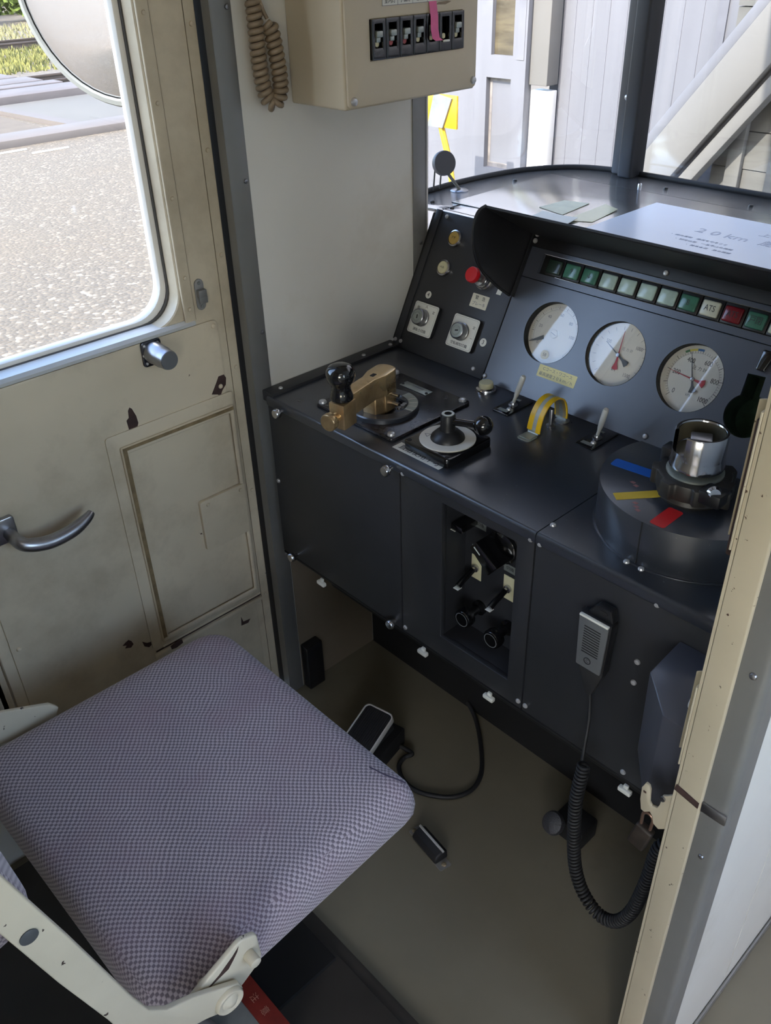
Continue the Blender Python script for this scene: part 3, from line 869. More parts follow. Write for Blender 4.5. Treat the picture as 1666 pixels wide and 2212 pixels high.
# glare visor: cheek, flange and rising roof
mx = frame((0, 0, 0), (0, 1, 0), (0, 0, 1), (1, 0, 0))
b = new()
ck = smooth_path([(1.245, .936, 0), (1.205, .965, 0), (1.160, 1.007, 0), (1.139, 1.050, 0), (1.139, 1.088, 0), (1.150, 1.108, 0), (1.168, 1.1135, 0)], 5)
pts = [(p.x, p.y) for p in ck] + [(1.312, 1.038), (1.309, 1.028)]
prism(b, pts, -1.0035, -1.0005, M=mx, bev=.0008)
vz = obj('glare_visor', b, M['visor'], cc)
b = new(); prism(b, [(1.168, 1.1135), (1.166, 1.1105), (1.309, 1.0335), (1.312, 1.0375)], -1.002, XR, M=mx); tube(b, [(-1.002, 1.168, 1.1118), (XR, 1.168, 1.1118)], .0028, 10)
tube(b, [(-1.002, p.x, p.y) for p in ck], .0028, 8)
obj('visor_roof', b, M['visor'], vz)
b = new(); box(b, -1.0005, XR, .2625, .288, 0, .0035, .001, M=MP); box(b, -1.0005, -.997, .165, .288, 0, .010, .001, M=MP); obj('visor_flange', b, M['visor'], vz)
for u, v in ((-.720, .272), (-.992, .284), (-.992, .272), (-.44, .272)): screw(vz, MP, u, v, .0036 if u > -.9 else .004, .0048)
# dashboard top with access lid
outl = [(p.x, p.y - .002) for p in curve]
b = new()
prism(b, [(XL - .02, 1.312), (XR, 1.312)] + [(XR, 1.813)] + [(x, y) for x, y in reversed(outl) if x < XR - .01] , 1.030, 1.037, bev=.002)
dt = obj('dash_top', b, M['dash'], cc)
b = new()
prism(b, [(-1.268, 1.372), (XR - .002, 1.372), (XR - .002, 1.692), (-1.268, 1.700)], 1.0372, 1.0385, bev=.0004)
obj('dash_lid', b, M['dash'], cc)
b = new()
prism(b, [(-1.2695, 1.370), (XR - .002, 1.370), (XR - .002, 1.6965), (-1.2695, 1.7045)], 1.0371, 1.0376, [[(-1.2675, 1.3725), (XR - .004, 1.3725), (XR - .004, 1.6915), (-1.2675, 1.6995)]])
box(b, -1.245, -1.243, 1.318, 1.371, 1.0371, 1.0376)
obj('lid_gap', b, M['matte'], cc)
for x, y in ((-1.29, 1.60), (-1.30, 1.345), (-1.235, 1.335), (-1.06, 1.745), (-1.00, 1.75), (-.80, 1.735), (-.55, 1.75)): screw(dt, T(0, 0, 1.037), x, y, 0, .005, M['black'] if x != -1.06 else M['chrome'])
# brake pedestal: round drum with flat back
b = new()
dc, dr = (-.462, 1.015), .1355
dp = []
for k in range(57):
    a = math.radians(158 + 224 * k / 56)
    dp.append((dc[0] + dr * math.cos(a), dc[1] + dr * math.sin(a)))
dp = [(-.588, 1.066)] + dp[0:] + [(-.336, 1.066)]
prism(b, dp, ZD, .8555, bev=.002)
dr_ = obj('brake_pedestal', b, M['desk'], cc)
b = new(); prism(b, [(p[0] + (p[0] - dc[0]) * .022, p[1] + (p[1] - dc[1]) * .022) for p in dp], ZD, ZD + .0025, bev=.001); obj('drum_flange', b, M['desk'], dr_)
b = new(); box(b, -.4665, -.4652, .8785, .8800, ZD + .003, .855); obj('drum_seam', b, M['matte'], dr_)

# ================================================================== instruments
def gauge(i, label, name='pressure_gauge', cat='gauge'):
    u, v = GC[i]
    r = thing(name, label, cat, MP @ T(u, v, 0), 'round gauges in the instrument panel')
    bm = new(); lathe(bm, [(.0558, .0008), (.0558, -.018), (.0580, -.018), (.0580, -.0061)], 56); obj('rim', bm, M['matte'], r)
    bm = new(); cyl(bm, (0, 0, -.0185), (0, 0, 1), .003, .0557, seg=56); dial = obj('dial', bm, M['dial'], r)
    return r, dial
def glass(r):
    bm = new(); cyl(bm, (0, 0, -.007), (0, 0, 1), .0012, .0556, seg=56); obj('glass', bm, M['gglass'], r)
def tick(dial, angs, r0, r1, w, mat=None):
    bm = new()
    for a in angs:
        box(bm, r0, r1, -w / 2, w / 2, -.0155, -.0153, M=RZ(math.radians(a)))
    obj('scale', bm, mat or M['ink'], dial)
def needle(r, ang, mat, L=.045, tail=.021, z=-.013, name='needle', tw=.007):
    bm = new()
    prism(bm, [(-tail, -tw), (-tail * .55, -.0022), (0, -.0011), (L, -.0003), (L, .0003), (0, .0011), (-tail * .55, .0022), (-tail, tw), (-tail - .002, 0)], z, z + .0006, M=RZ(math.radians(ang)))
    return obj(name, bm, mat, r, label=('red needle' if mat is M['redn'] else 'dark needle'))
M['redn'] = paint('needle_red', (172, 30, 48), .4, mott=0)
M['blk_n'] = paint('needle_dark', (70, 74, 78), .45, mott=0)
def ring(dial, r0, w, mat, a0=0, a1=2 * PI):
    bm = new(); lathe(bm, [(r0, -.0155), (r0 + w, -.0155), (r0 + w, -.0153), (r0, -.0153), (r0, -.0155)], 48, None, a0, a1); obj('scale_line', bm, mat, dial)
# right gauge, fully legible
g3, dl3 = gauge(2, 'pressure gauge marked 0 to 1000 with red needle near 200, beside the empty opening')
A = lambda val: 227 - 271 * val / 1000
tick(dl3, [A(k * 100) for k in range(11)], .043, .050, .0008); tick(dl3, [A(k * 20) for k in range(51)], .043, .0465, .0004)
ring(dl3, .0428, .0003, M['faint'], math.radians(-44), math.radians(227))
for val, rr in ((0, .036), (200, .032), (400, .032), (600, .034), (800, .036), (1000, .039)):
    a = math.radians(A(val)); letters(str(val), .0115, M['ink'], dl3, T(rr * math.cos(a), rr * math.sin(a), -.0154), sx=.8)
letters('圧 力 計', .007, M['ink'], dl3, T(.004, .0185, -.0154)); letters('kPa', .0065, M['faint'], dl3, T(.002, -.026, -.0154))
for a_, b_, m_, n_ in ((128, 119, paint('arc_green', (44, 110, 70), .5, mott=0), 'green_mark'), (119, 103, paint('arc_yellow', (206, 190, 80), .5, mott=0), 'yellow_mark'), (103, 90, paint('arc_blue', (40, 96, 150), .5, mott=0), 'blue_mark')):
    bm = new(); lathe(bm, [(.0465, -.0152), (.0500, -.0152), (.0500, -.0150), (.0465, -.0150), (.0465, -.0152)], 10, None, math.radians(b_), math.radians(a_)); obj(n_, bm, m_, dl3)
needle(g3, 174, M['redn'], z=-.0135); needle(g3, 114, M['blk_n'], z=-.0122)
bm = new(); lathe(bm, [(.0035, -.0150), (.0035, -.0105), (.0025, -.0100), (0, -.0100)], 16); obj('hub', bm, M['steel'], g3)
glass(g3)
# middle gauge
g2, dl2 = gauge(1, 'pressure gauge with pale red needle pointing up, middle one of the three')
tick(dl2, [227 - 271 * k / 15 for k in range(16)], .044, .050, .0006, M['faint'])
letters('1000', .009, M['faint'], dl2, T(.032, .020, -.0154), sx=.8); letters('1500', .009, M['faint'], dl2, T(.027, -.029, -.0154), sx=.8); letters('500', .009, M['faint'], dl2, T(-.028, .018, -.0154), sx=.8)
letters('圧 力 計', .006, M['faint'], dl2, T(.012, .0125, -.0154)); letters('kPa', .006, M['faint'], dl2, T(0, -.026, -.0154))
needle(g2, 96, M['redn'], .042, .024, z=-.0135, tw=.006); needle(g2, 152, M['blk_n'], .034, .024, z=-.0122, tw=.006)
bm = new(); lathe(bm, [(.0033, -.0150), (.0033, -.0105), (0, -.0100)], 16); obj('hub', bm, M['steel'], g2)
glass(g2)
# left dial: speed indicator
g1, dl1 = gauge(0, 'leftmost round dial with one short dark needle and a screw at its hub', 'speed_indicator')
tick(dl1, [205 - 250 * k / 12 for k in range(13)], .046, .051, .0007); tick(dl1, [205 - 250 * k / 60 for k in range(61)], .048, .051, .0003, M['faint'])
ring(dl1, .0445, .0003, M['faint'], math.radians(-45), math.radians(205))
for val, a in ((20, 168), (40, 130), (60, 88), (80, 46), (100, 5)): letters(str(val), .008, M['faint'], dl1, T(.036 * math.cos(math.radians(a)), .036 * math.sin(math.radians(a)), -.0154))
letters('0', .008, M['faint'], dl1, T(-.030, -.022, -.0154))
bm = new(); prism(bm, [(.020, -.0040), (.053, -.0003), (.053, .0003), (.020, .0040)], -.0135, -.0129, M=T(-.001, -.001, 0) @ RZ(math.radians(208))); obj('needle', bm, M['blk_n'], g1)
bm = new(); prism(bm, [(-.012, -.004), (.006, -.003), (.006, .003), (-.012, .004)], -.0135, -.0130, M=RZ(math.radians(205))); obj('needle_arm', bm, M['label'], g1)
bm = new(); lathe(bm, [(.0075, -.0150), (.0075, -.0110), (.0065, -.0105), (0, -.0105)], 20); hb = obj('hub', bm, M['dial'], g1)
bm = new(); box(bm, -.0062, .0062, -.0005, .0005, -.0104, -.0102, M=RZ(-.3)); obj('slot', bm, M['faint'], hb)
bm = new(); cyl(bm, (.001, -.040, -.0058), (0, 0, 1), .0003, .0085); st_ = obj('seal_sticker', bm, M['label'], g1)
letters('58', .008, M['faint'], st_, T(.001, -.040, -.0054))
glass(g1)

# push buttons on the switch panel
def pushbutton(u, v, mat, label, txt):
    r = thing('push_button', label, 'button', MP @ T(u, v, 0), 'round push buttons on the switch panel')
    bm = new(); lathe(bm, [(.0165, 0), (.0170, .003), (.0160, .006), (.0135, .0075), (.0128, .006), (.0128, .004)], 32); obj('bezel', bm, M['chrome'], r)
    bm = new(); lathe(bm, [(.0125, .002), (.0125, .007), (.0115, .0085), (0, .009)], 32); c = obj('cap', bm, mat, r)
    letters(txt, .006, M['ink'], c, T(0, 0, .0091))
pushbutton(-1.180, .240, M['amber'], 'amber round push button, upper one on the switch panel', 'ブザ')
pushbutton(-1.183, .180, M['cream'], 'cream round push button below the amber one', 'ベル')
r = thing('emergency_button', 'red mushroom pull button with steel collar beside the visor', 'button', MP @ T(-1.077, .180, 0))
bm = new(); lathe(bm, [(.019, 0), (.0195, .003), (.017, .0045), (.0165, .010), (.0150, .013), (.0135, .013)], 32); obj('collar', bm, M['chrome'], r)
bm = new(); lathe(bm, [(.0145, .004), (.0140, .018), (.0085, .020), (.0075, .034)], 28); obj('barrel', bm, M['steel'], r)
bm = new(); lathe(bm, [(.006, .032), (.0140, .034), (.0152, .037), (.0150, .043), (.0135, .0455), (0, .0465)], 32); obj('head', bm, M['red'], r)
# labels and stickers: flat things stuck on
def sticker(name, label, cat, Mx, w, h, mat, txt=(), rad=.0015, group=None, th=.0004):
    bm = new(); prism(bm, rrect(-w / 2, w / 2, -h / 2, h / 2, rad, 4), .0001, th)
    o = obj(name, bm, mat, None, Mx)
    tag(o, label, cat, group)
    for s, size, x, y, ink in txt: letters(s, size, ink, o, T(x, y, th + .0001))
    return o
sticker('label_plate', 'small cream label reading 緊急ブレーキ under the red button', 'label', MP @ T(-1.0715, .1385, 0), .042, .026, M['creamlab'], [('緊　急', .0085, 0, .0058, M['ink']), ('ブレーキ', .0085, 0, -.0058, M['faint'])])
sticker('label_plate', 'pale yellow two-line label stuck below the left dial', 'label', MP @ T(-.849, .0555, 0), .083, .022, M['labely'], [('Cコース・ワコース', .0075, 0, .005, M['faint']), ('最高速度２０ｋｍ／ｈ', .0075, 0, -.005, M['faint'])])
bm = new(); cyl(bm, (0, 0, .0001), (0, 0, 1), .0004, .0075); o = tag(obj('number_sticker', bm, M['label'], None, MP @ T(-1.201, .121, 0)), 'round white sticker marked 4 above a key switch', 'sticker'); letters('4', .011, M['ink'], o, T(0, 0, .0006))
bm = new(); cyl(bm, (0, 0, .0001), (0, 0, 1), .0004, .0080); o = tag(obj('number_sticker', bm, M['label'], None, MP @ T(-1.030, .068, 0)), 'round white sticker marked 3 at the panel seam', 'sticker'); letters('3', .011, M['ink'], o, T(0, 0, .0006))
bm = new(); prism(bm, [(-.0065, -.010), (.0045, -.010), (.006, -.002), (.001, .009), (-.004, .011)], .0001, .0004); tag(obj('torn_sticker', bm, M['label'], None, MP @ T(-1.0335, .171, 0)), 'torn white sticker scrap at the foot of the black visor cheek', 'sticker')
# key switches
def keyswitch(u, v, du, dv, rot, label, marks, txt):
    r = thing('key_switch', label, 'switch', MP @ T(u, v, 0), 'key switches on white plates')
    bm = new(); prism(bm, rrect(-.033, .033, -.0325, .0325, .005), .0006, .0085, bev=.001); obj('backing', bm, M['black'], r)
    bm = new(); prism(bm, rrect(-.0325, .0325, -.032, .032, .005), .0087, .0100, bev=.0003); pl = obj('face_plate', bm, M['label'], r)
    bm = new(); prism(bm, rrect(-.030, .030, -.0295, .0295, .004), .0101, .0102, [rrect(-.0296, .0296, -.0291, .0291, .004)]); obj('border_line', bm, M['faint'], pl)
    letters(txt, .0072, M['ink'], pl, T(0, -.0235, .0101))
    for s, x, y in marks: letters(s, .0065, M['ink'], pl, T(x, y, .0101))
    bm = new(); lathe(bm, [(.0175, .0100), (.0175, .014), (.0165, .015), (.0165, .026), (.0155, .028), (.0145, .0285), (.0138, .0275)], 36, T(du, dv, 0)); cy = obj('barrel', bm, M['steel'], r)
    bm = new(); lathe(bm, [(.0136, .020), (.0136, .0272), (.010, .0274), (.0095, .0268), (.008, .0268), (.0075, .0276), (0, .0276)], 32, T(du, dv, 0)); co_ = obj('key_core', bm, M['plate'], cy)
    bm = new(); box(bm, -.0038, .0038, -.0012, .0012, .0277, .0280, M=T(du, dv, 0) @ RZ(rot)); obj('key_slot', bm, M['matte'], co_)
keyswitch(-1.186, .0715, -.002, .002, math.radians(100), 'key switch on white plate nearest the side wall, below sticker 4', [('切', -.021, .020), ('入', 0, .0255), ('定', .022, .018)], '運転士切換')
keyswitch(-1.078, .0725, -.002, .001, math.radians(15), 'key switch on white plate beside sticker 3 and the panel seam', [('定', .0235, .015), ('ー', .0245, -.006), ('切', .018, -.024)], '空転検知切換')
# lamp strip
ls = thing('indicator_panel', 'row of square indicator lamps under the visor, one reading ATS', 'indicator lamps', MP @ T(-.932, .2365, 0))
bm = new(); box(bm, -.033, .60, -.0172, .0172, -.0058, -.0040, .001); obj('housing', bm, M['matte'], ls)
spec = [('lamp_off', ''), ('lamp_green', '↑'), ('lamp_green', '↓'), ('lamp_pale', ''), ('lamp_pale', ''), ('lamp_pale', ''), ('lamp_pale', ''), ('lamp_green', 'B'), ('lamp_white', 'ATS'), ('lamp_red', 'ATS'), ('lamp_green', '戸閉'), ('lamp_white', ''), ('lamp_off', ''), ('lamp_off', '')]
for k, (mt, s) in enumerate(spec):
    bm = new(); box(bm, -.0185, .0185, -.0165, .0165, -.004, .001, .0015, M=T(k * .0385, 0, 0)); fr_ = obj('lamp_frame', bm, M['black'], ls)
    bm = new(); box(bm, -.0155, .0155, -.0125, .0125, .001, .007, .0028, 3, M=T(k * .0385, -.001, 0)); lz = obj('lamp_lens', bm, M[mt], fr_)
    if s: letters(s, .0135 if len(s) > 1 else .013, M['ink'], lz, T(k * .0385, -.001, .0072), sx=.8)

# ================================================================== things on the worktop
Mdesk = lambda x, y: T(x, y, ZD)
# brass controller
mcx = thing('master_controller', 'brass controller handle with black knob on a square dark plate', 'controller', Mdesk(-1.050, .9845))
bm = new(); prism(bm, rrect(-.101, .101, -.100, .100, .006), .0003, .006, bev=.0012)
bp = obj('base_plate', bm, paint('plate_worn', (46, 45, 50), .26, mott=.3, mscale=60, chip=(92, 86, 84), cth=.66, cscale=90, dirt=(66, 52, 46), dth=(.5, .75), dscale=8, rvar=.2), mcx)
for x, y in ((-.092, -.090), (.088, -.088), (.088, .092), (-.088, .092)): screw(bp, I4, x, y, .006, .0075)
bm = new(); box(bm, -.044, .024, .060, .080, .0062, .0072, .0003); npl = obj('name_plate', bm, M['plate'], mcx)
for s_, y_ in (('主幹制御器', .073), ('────', .066)): letters(s_, .006, M['faint'], npl, T(-.008, y_, .0074))
for x in (-.041, .021): screw(npl, I4, x, .066, .0072, .003, M['ink'])
pc = Vector((.006, -.028, 0))       # pivot
Q = T(*pc)
bm = new(); lathe(bm, [(.040, .0062), (.064, .0062), (.064, .014), (.062, .016), (.044, .016), (.042, .014), (.040, .0062)], 48, Q); dr2 = obj('dial_ring', bm, M['desk'], mcx)
bm = new(); lathe(bm, [(.0442, .0161), (.0615, .0161), (.0615, .0165), (.0442, .0165), (.0442, .0161)], 20, Q, math.radians(10), math.radians(88)); sc_ = obj('notch_plate', bm, M['plate'], dr2)
bm = new()
for a in (14, 30, 46, 62): box(bm, .046, .061, -.0007, .0007, .0166, .0168, M=Q @ RZ(math.radians(a)))
obj('notch_marks', bm, M['label'], sc_)
letters('——', .012, M['label'], bp, T(-.012, -.083, .0062))
DIR = math.atan2(-.130, .030)          # arm direction
Qa = Q @ RZ(DIR)
bm = new()
top = rpoly([(-.022, -.020), (.020, -.020), (.044, -.0135), (.110, -.0135), (.110, .0135), (.044, .0135), (.020, .020), (-.022, .020)], [.018, .006, .008, .003, .003, .008, .006, .018], 6)
prism(bm, top, .043, .083, M=Qa, bev=.0025)
prism(bm, rpoly([(-.022, -.020), (.022, -.020), (.022, .020), (-.022, .020)], [.018, .004, .004, .018], 6), .010, .060, M=Qa)
prism(bm, rpoly([(.020, -.017), (.046, -.014), (.046, .014), (.020, .017)], .003), .006, .046, M=Qa, bev=.002)
hd = obj('handle_arm', bm, M['brass'], mcx)
bm = new(); prism(bm, rrect(-.006, .006, -.004, .004, .0015), .0831, .0834, M=Qa @ T(.030, 0, 0)); obj('arm_window', bm, M['matte'], hd)
bm = new(); box(bm, .104, .140, -.0155, .0155, .028, .074, .002, M=Qa); eb = obj('arm_end', bm, M['brass'], hd)
bm = new(); lathe(bm, [(.0085, 0), (.0085, .012), (.0145, .013), (.0155, .016), (.0155, .024), (.014, .026), (0, .0265)], 24, Qa @ T(.140, 0, .050) @ RY(PI / 2)); obj('end_bolt', bm, M['brass'], hd)
bm = new(); lathe(bm, [(.0150, .074), (.0195, .078), (.0200, .083), (.0180, .090), (.0162, .097), (.0172, .104), (.0220, .110), (.0245, .118), (.0240, .127), (.0200, .134), (.012, .1385), (0, .1395)], 36, Qa @ T(.123, 0, 0)); obj('knob', bm, M['bake'], mcx)
bm = new()
for x, y, z in ((.050, .018, .010), (.054, .002, .010), (.052, .012, .010)): cyl(bm, (pc.x + x * .7, pc.y + y, .016), (0, 0, 1), .005, .004, seg=14)
cyl(bm, (pc.x + .020, pc.y + .004, .040), (1, .1, 0), .014, .0032, seg=14); cyl(bm, (pc.x + .020, pc.y + .004, .022), (1, .1, 0), .014, .0036, seg=14)
obj('stop_pin', bm, M['steel'], mcx)
# reverser
rv = thing('reverser_switch', 'black ball lever on a square base with a cream ring', 'switch', Mdesk(-.870, .939))
bm = new(); prism(bm, rrect(-.051, .051, -.055, .055, .008), .0003, .017, bev=.003); bs = obj('base', bm, M['bake'], rv)
for x, y in ((-.043, -.047), (.043, -.047), (.043, .047), (-.043, .047)):
    bm = new(); cyl(bm, (x, y, .0171), (0, 0, 1), .0003, .004, seg=14); obj('bolt_hole', bm, M['matte'], bs)
bm = new(); lathe(bm, [(.0, .0172), (.0475, .0172), (.0475, .0185), (.047, .019), (0, .019)], 48); dk = obj('dial_disc', bm, M['dial'], rv)
letters('◁', .014, M['faint'], dk, T(-.032, -.017, .0192)); letters('５', .012, M['faint'], dk, T(-.024, .026, .0192))
bm = new(); lathe(bm, [(.029, .019), (.028, .023), (.020, .031), (.0135, .034), (.0125, .040), (.0125, .060), (.011, .0625), (.0065, .063)], 36); obj('hub', bm, M['black'], rv)
bm = new(); lathe(bm, [(.0062, .0625), (.0105, .0630), (.0105, .0640), (.0062, .0640)], 28); obj('hub_ring', bm, M['plate'], rv)
bm = new(); cyl(bm, (0, 0, .061), (0, 0, 1), .001, .006, seg=18); obj('hub_socket', bm, M['matte'], rv)
bm = new()
la = math.atan2(.018, .050)
tube(bm, [(.010 * math.cos(la), .010 * math.sin(la), .051), (.052 * math.cos(la), .052 * math.sin(la), .0535)], .0065, 14)
obj('lever', bm, M['bake'], rv)
bm = new(); ball(bm, (.062 * math.cos(la), .062 * math.sin(la), .055), .0165, 28); obj('ball_knob', bm, M['bake'], rv)
sticker('label_strip', 'white strip reading 直結使用不可 in front of the ball lever', 'label', T(-.884, .8865, ZD), .108, .0225, M['label'], [('直結使用不可', .0155, 0, 0, M['ink'])], .001)
# desk push button
r = thing('desk_button', 'cream push button with chrome bezel on the worktop', 'button', Mdesk(-.967, 1.147))
bm = new(); lathe(bm, [(.0205, .0003), (.0205, .003), (.019, .007), (.0155, .009), (.0142, .008)], 32); obj('bezel', bm, M['chrome'], r)
bm = new(); lathe(bm, [(.0135, .004), (.0135, .016), (.0125, .018), (0, .0185)], 28); obj('cap', bm, M['cream'], r)
# toggles
def toggle(x, y, lean, label):
    r = thing('toggle_switch', label, 'switch', Mdesk(x, y), 'silver toggles on the worktop')
    bm = new(); prism(bm, rrect(-.018, .018, -.038, .038, .004), .0003, .003, bev=.0008); pl = obj('plate', bm, M['bake'], r)
    bm = new(); box(bm, -.012, .010, -.031, -.022, .0031, .0033); box(bm, -.010, -.001, .020, .026, .0031, .0033); obj('plate_mark', bm, M['plate'], pl)
    screw(pl, I4, .006, -.019, .003, .0045)
    bm = new(); lathe(bm, [(.0085, .003), (.0085, .005), (.006, .006), (.005, .009), (0, .010)], 18); obj('nut', bm, M['steel'], r)
    bm = new(); L = aim((0, 0, .007), lean); lathe(bm, [(.0030, 0), (.0032, .014), (.0042, .018), (.0050, .030), (.0052, .056), (.0040, .060), (0, .061)], 18, L); obj('lever', bm, M['satin'], r)
toggle(-.888, 1.131, (.30, .05, 1), 'silver toggle switch left of the yellow striped guard')
toggle(-.708, 1.134, (.26, -.12, 1), 'silver toggle switch right of the yellow striped guard')
# yellow guard arch
gd = thing('switch_guard', 'yellow and grey taped arch guard over a small toggle', 'guard', Mdesk(-.796, 1.1125))
arc = [(0, -.062, .0012), (0, -.045, .0014), (0, -.0385, .003), (0, -.035, .018), (0, -.028, .036), (0, -.014, .050), (0, .004, .054), (0, .020, .049), (0, .031, .036), (0, .036, .018), (0, .037, .002)]
P = smooth_path(arc, 6)
def strap(bm, P, w0, w1, th):
    t = new(); F = []
    for i in range(len(P)):
        d = (P[min(i + 1, len(P) - 1)] - P[max(i - 1, 0)]).normalized(); F.append(Vector((0, -d.z, d.y)))
    A = [[t.verts.new((x, p.y + f.y * s, p.z + f.z * s)) for p, f in zip(P, F)] for x, s in ((w0, 0), (w1, 0), (w1, th), (w0, th))]
    for i in range(len(P) - 1):
        for k in range(4): t.faces.new((A[k][i], A[k][i + 1], A[(k + 1) % 4][i + 1], A[(k + 1) % 4][i]))
    t.faces.new([A[k][0] for k in range(4)]); t.faces.new([A[k][-1] for k in range(4)])
    bmesh.ops.recalc_face_normals(t, faces=t.faces); join(t, bm)
bm = new(); strap(bm, P, -.011, .011, .0014); obj('strap', bm, M['plate'], gd)
bm = new(); strap(bm, [p for p in P if p.z > .006], -.0135, -.0035, .0024); strap(bm, [p for p in P if p.z > .004], .0045, .0135, .0024); obj('yellow_tape', bm, M['yel'], gd)
bm = new(); strap(bm, [p for p in P if p.z > .005], -.0036, .0046, .0021); obj('grey_tape', bm, M['greytape'], gd)
bm = new(); prism(bm, rpoly([(-.013, -.068), (.013, -.068), (.013, -.044), (-.013, -.044)], [.006, .006, .001, .001]), .0003, .0018); ft = obj('foot', bm, M['plate'], gd)
bm = new(); cyl(bm, (0, -.056, .0019), (0, 0, 1), .0002, .0022, seg=12); obj('hole', bm, M['matte'], ft)
bm = new(); lathe(bm, [(.008, .0003), (.008, .004), (.005, .005), (.0035, .006), (.0045, .030), (.0035, .034), (0, .0345)], 16, T(.004, .004, 0)); lathe(bm, [(.013, .0003), (.013, .002), (0, .0022)], 20, T(.006, .034, 0)); obj('guarded_toggle', bm, M['steel'], gd)
# brake valve on the pedestal
bv = thing('brake_valve', 'dark cast brake valve with a split chrome collar on the round pedestal', 'brake valve', T(-.458, .985, .8555))
bm = new()
n = 96; pts = []
for k in range(n):
    a = 2 * PI * k / n
    rr = .0525 + .0035 * (1 if math.cos(7 * a) > .25 else -1) + (.020 * math.exp(-((a - 5.95) / .16) ** 2))
    pts.append((rr * math.cos(a), rr * math.sin(a)))
prism(bm, pts, .012, .036, bev=.002)
lathe(bm, [(.044, .0003), (.046, .004), (.044, .012)], 36)
cs = obj('casting', bm, paint('cast_iron', (52, 50, 48), .42, .3, mott=.12, mscale=30, chip=(92, 88, 84), cth=.72, cscale=70), bv)
bm = new(); box(bm, .030, .062, -.046, -.016, .020, .040, .004); obj('lug', bm, M['black'], cs)
bm = new(); box(bm, -.058, -.040, .006, .030, .020, .050, .003); obj('lug', bm, M['black'], cs)
bm = new(); lathe(bm, [(.0, .0362), (.038, .0362), (.038, .039), (.030, .041), (0, .041)], 40); obj('washer', bm, M['plate'], bv)
ga = math.radians(240)
bm = new()
lathe(bm, [(.0345, .062), (.0345, .096), (.0335, .0975), (.0305, .0975), (.0295, .096), (.0295, .062), (.0345, .062)], 48, RZ(ga), math.radians(25), math.radians(335))
lathe(bm, [(.0250, .046), (.036, .047), (.0365, .052), (.0345, .060), (.0345, .070), (.0, .071), (0, .046)], 40)
obj('collar', bm, M['chrome'], bv)
bm = new(); lathe(bm, [(.0293, .0715), (.0293, .0955)], 40, RZ(ga), math.radians(26), math.radians(334)); obj('collar_lining', bm, paint('lining_brown', (78, 72, 56), .7, mott=.1), bv)
bm = new(); box(bm, -.014, .014, -.012, .012, .0705, .089, .002, M=RZ(.5)); obj('square_shaft', bm, M['steel'], bv)
bm = new(); lathe(bm, [(.009, 0), (.010, .004), (.007, .010), (0, .011)], 16, aim((.046, -.034, .036), (.5, -.6, .3))); obj('latch_pin', bm, M['chrome'], bv)
def tape(label, mat, p, q_, w, rad, cat='tape'):
    p, q_ = Vector(p), Vector(q_); d = q_ - p; L = d.length
    bm = new(); prism(bm, rrect(-L / 2, L / 2, -w / 2, w / 2, rad, 4), .0002, .0006)
    tag(obj('tape_strip', bm, mat, None, T((p.x + q_.x) / 2, (p.y + q_.y) / 2, .8555) @ RZ(math.atan2(d.y, d.x))), label, cat, 'coloured marks on the brake pedestal')
tape('blue tape strip on the round brake pedestal', M['blutape'], (-.583, .985), (-.497, .995), .021, .004)
tape('yellow tape strip on the round brake pedestal', M['yeltape'], (-.527, .906), (-.487, .955), .017, .001)
tape('red tape strip on the round brake pedestal', M['redtape'], (-.449, .885), (-.449, .935), .022, .004)
bm = new()
for (x, y) in ((-.53, .955), (-.522, .950), (-.498, .912), (-.492, .905), (-.486, .899)): prism(bm, [(x - .004, y - .002), (x + .003, y - .003), (x + .004, y + .002), (x - .002, y + .003)], .8556, .8558)
obj('worn_paint', bm, paint('worn_pink', (140, 96, 98), .6, mott=.2, mscale=80), dr_)

# ================================================================== recess controls
def Mrec(u, z): return frame((u, YF + .06, z), (1, 0, 0), (0, 0, 1), (0, -1, 0))
def recess_toggle(u, z, label):
    r = thing('lever_switch', label, 'switch', Mrec(u, z), 'black levers inside the console recess')
    bm = new(); box(bm, -.011, .011, -.024, .024, .0003, .0015, .0004); obj('plate', bm, M['cream'], r)
    bm = new(); lathe(bm, [(.007, .0015), (.007, .006), (.0045, .007), (.0045, .012), (0, .0125)], 16); obj('nut', bm, M['chrome'], r)
    bm = new(); tube(bm, [(0, 0, .010), (-.001, -.010, .034), (-.001, -.016, .046)], .0055, 10); obj('lever', bm, M['bake'], r)
    bm = new(); box(bm, -.0065, .0045, -.0195, -.0185, .0415, .052, .0004); obj('lever_tip', bm, M['label'], r)
recess_toggle(-.769, .604, 'black lever switch on a cream plate inside the recess, left')
recess_toggle(-.698, .599, 'black lever switch on a cream plate by the recess edge, right')
for u, z, l in ((-.768, .640, 'small dim label plate above the left lever in the recess'), (-.698, .638, 'small dim label plate above the right lever in the recess'), (-.765, .693, 'small label plate at the top of the recess')):
    sticker('label_plate', l, 'label', Mrec(u, z), .026, .015, M['plate'], [('切換', .008, 0, 0, M['ink'])], .001)
r = thing('selector_knob', 'large black bar selector knob at the top right of the recess', 'knob', Mrec(-.712, .676))
bm = new(); lathe(bm, [(.028, .0003), (.028, .008), (.022, .012), (0, .013)], 30); obj('skirt', bm, M['bake'], r)
bm = new(); prism(bm, rpoly([(-.030, -.011), (.024, -.015), (.024, .015), (-.030, .011)], .003), .010, .052, M=RZ(math.radians(-38)), bev=.002); kb = obj('grip', bm, M['bake'], r)
bm = new(); box(bm, -.026, -.010, -.001, .001, .0521, .0525, M=RZ(math.radians(-38))); obj('pointer_line', bm, M['label'], kb)
r = thing('bar_knob', 'black knob lying at the top left of the recess', 'knob', Mrec(-.782, .697))
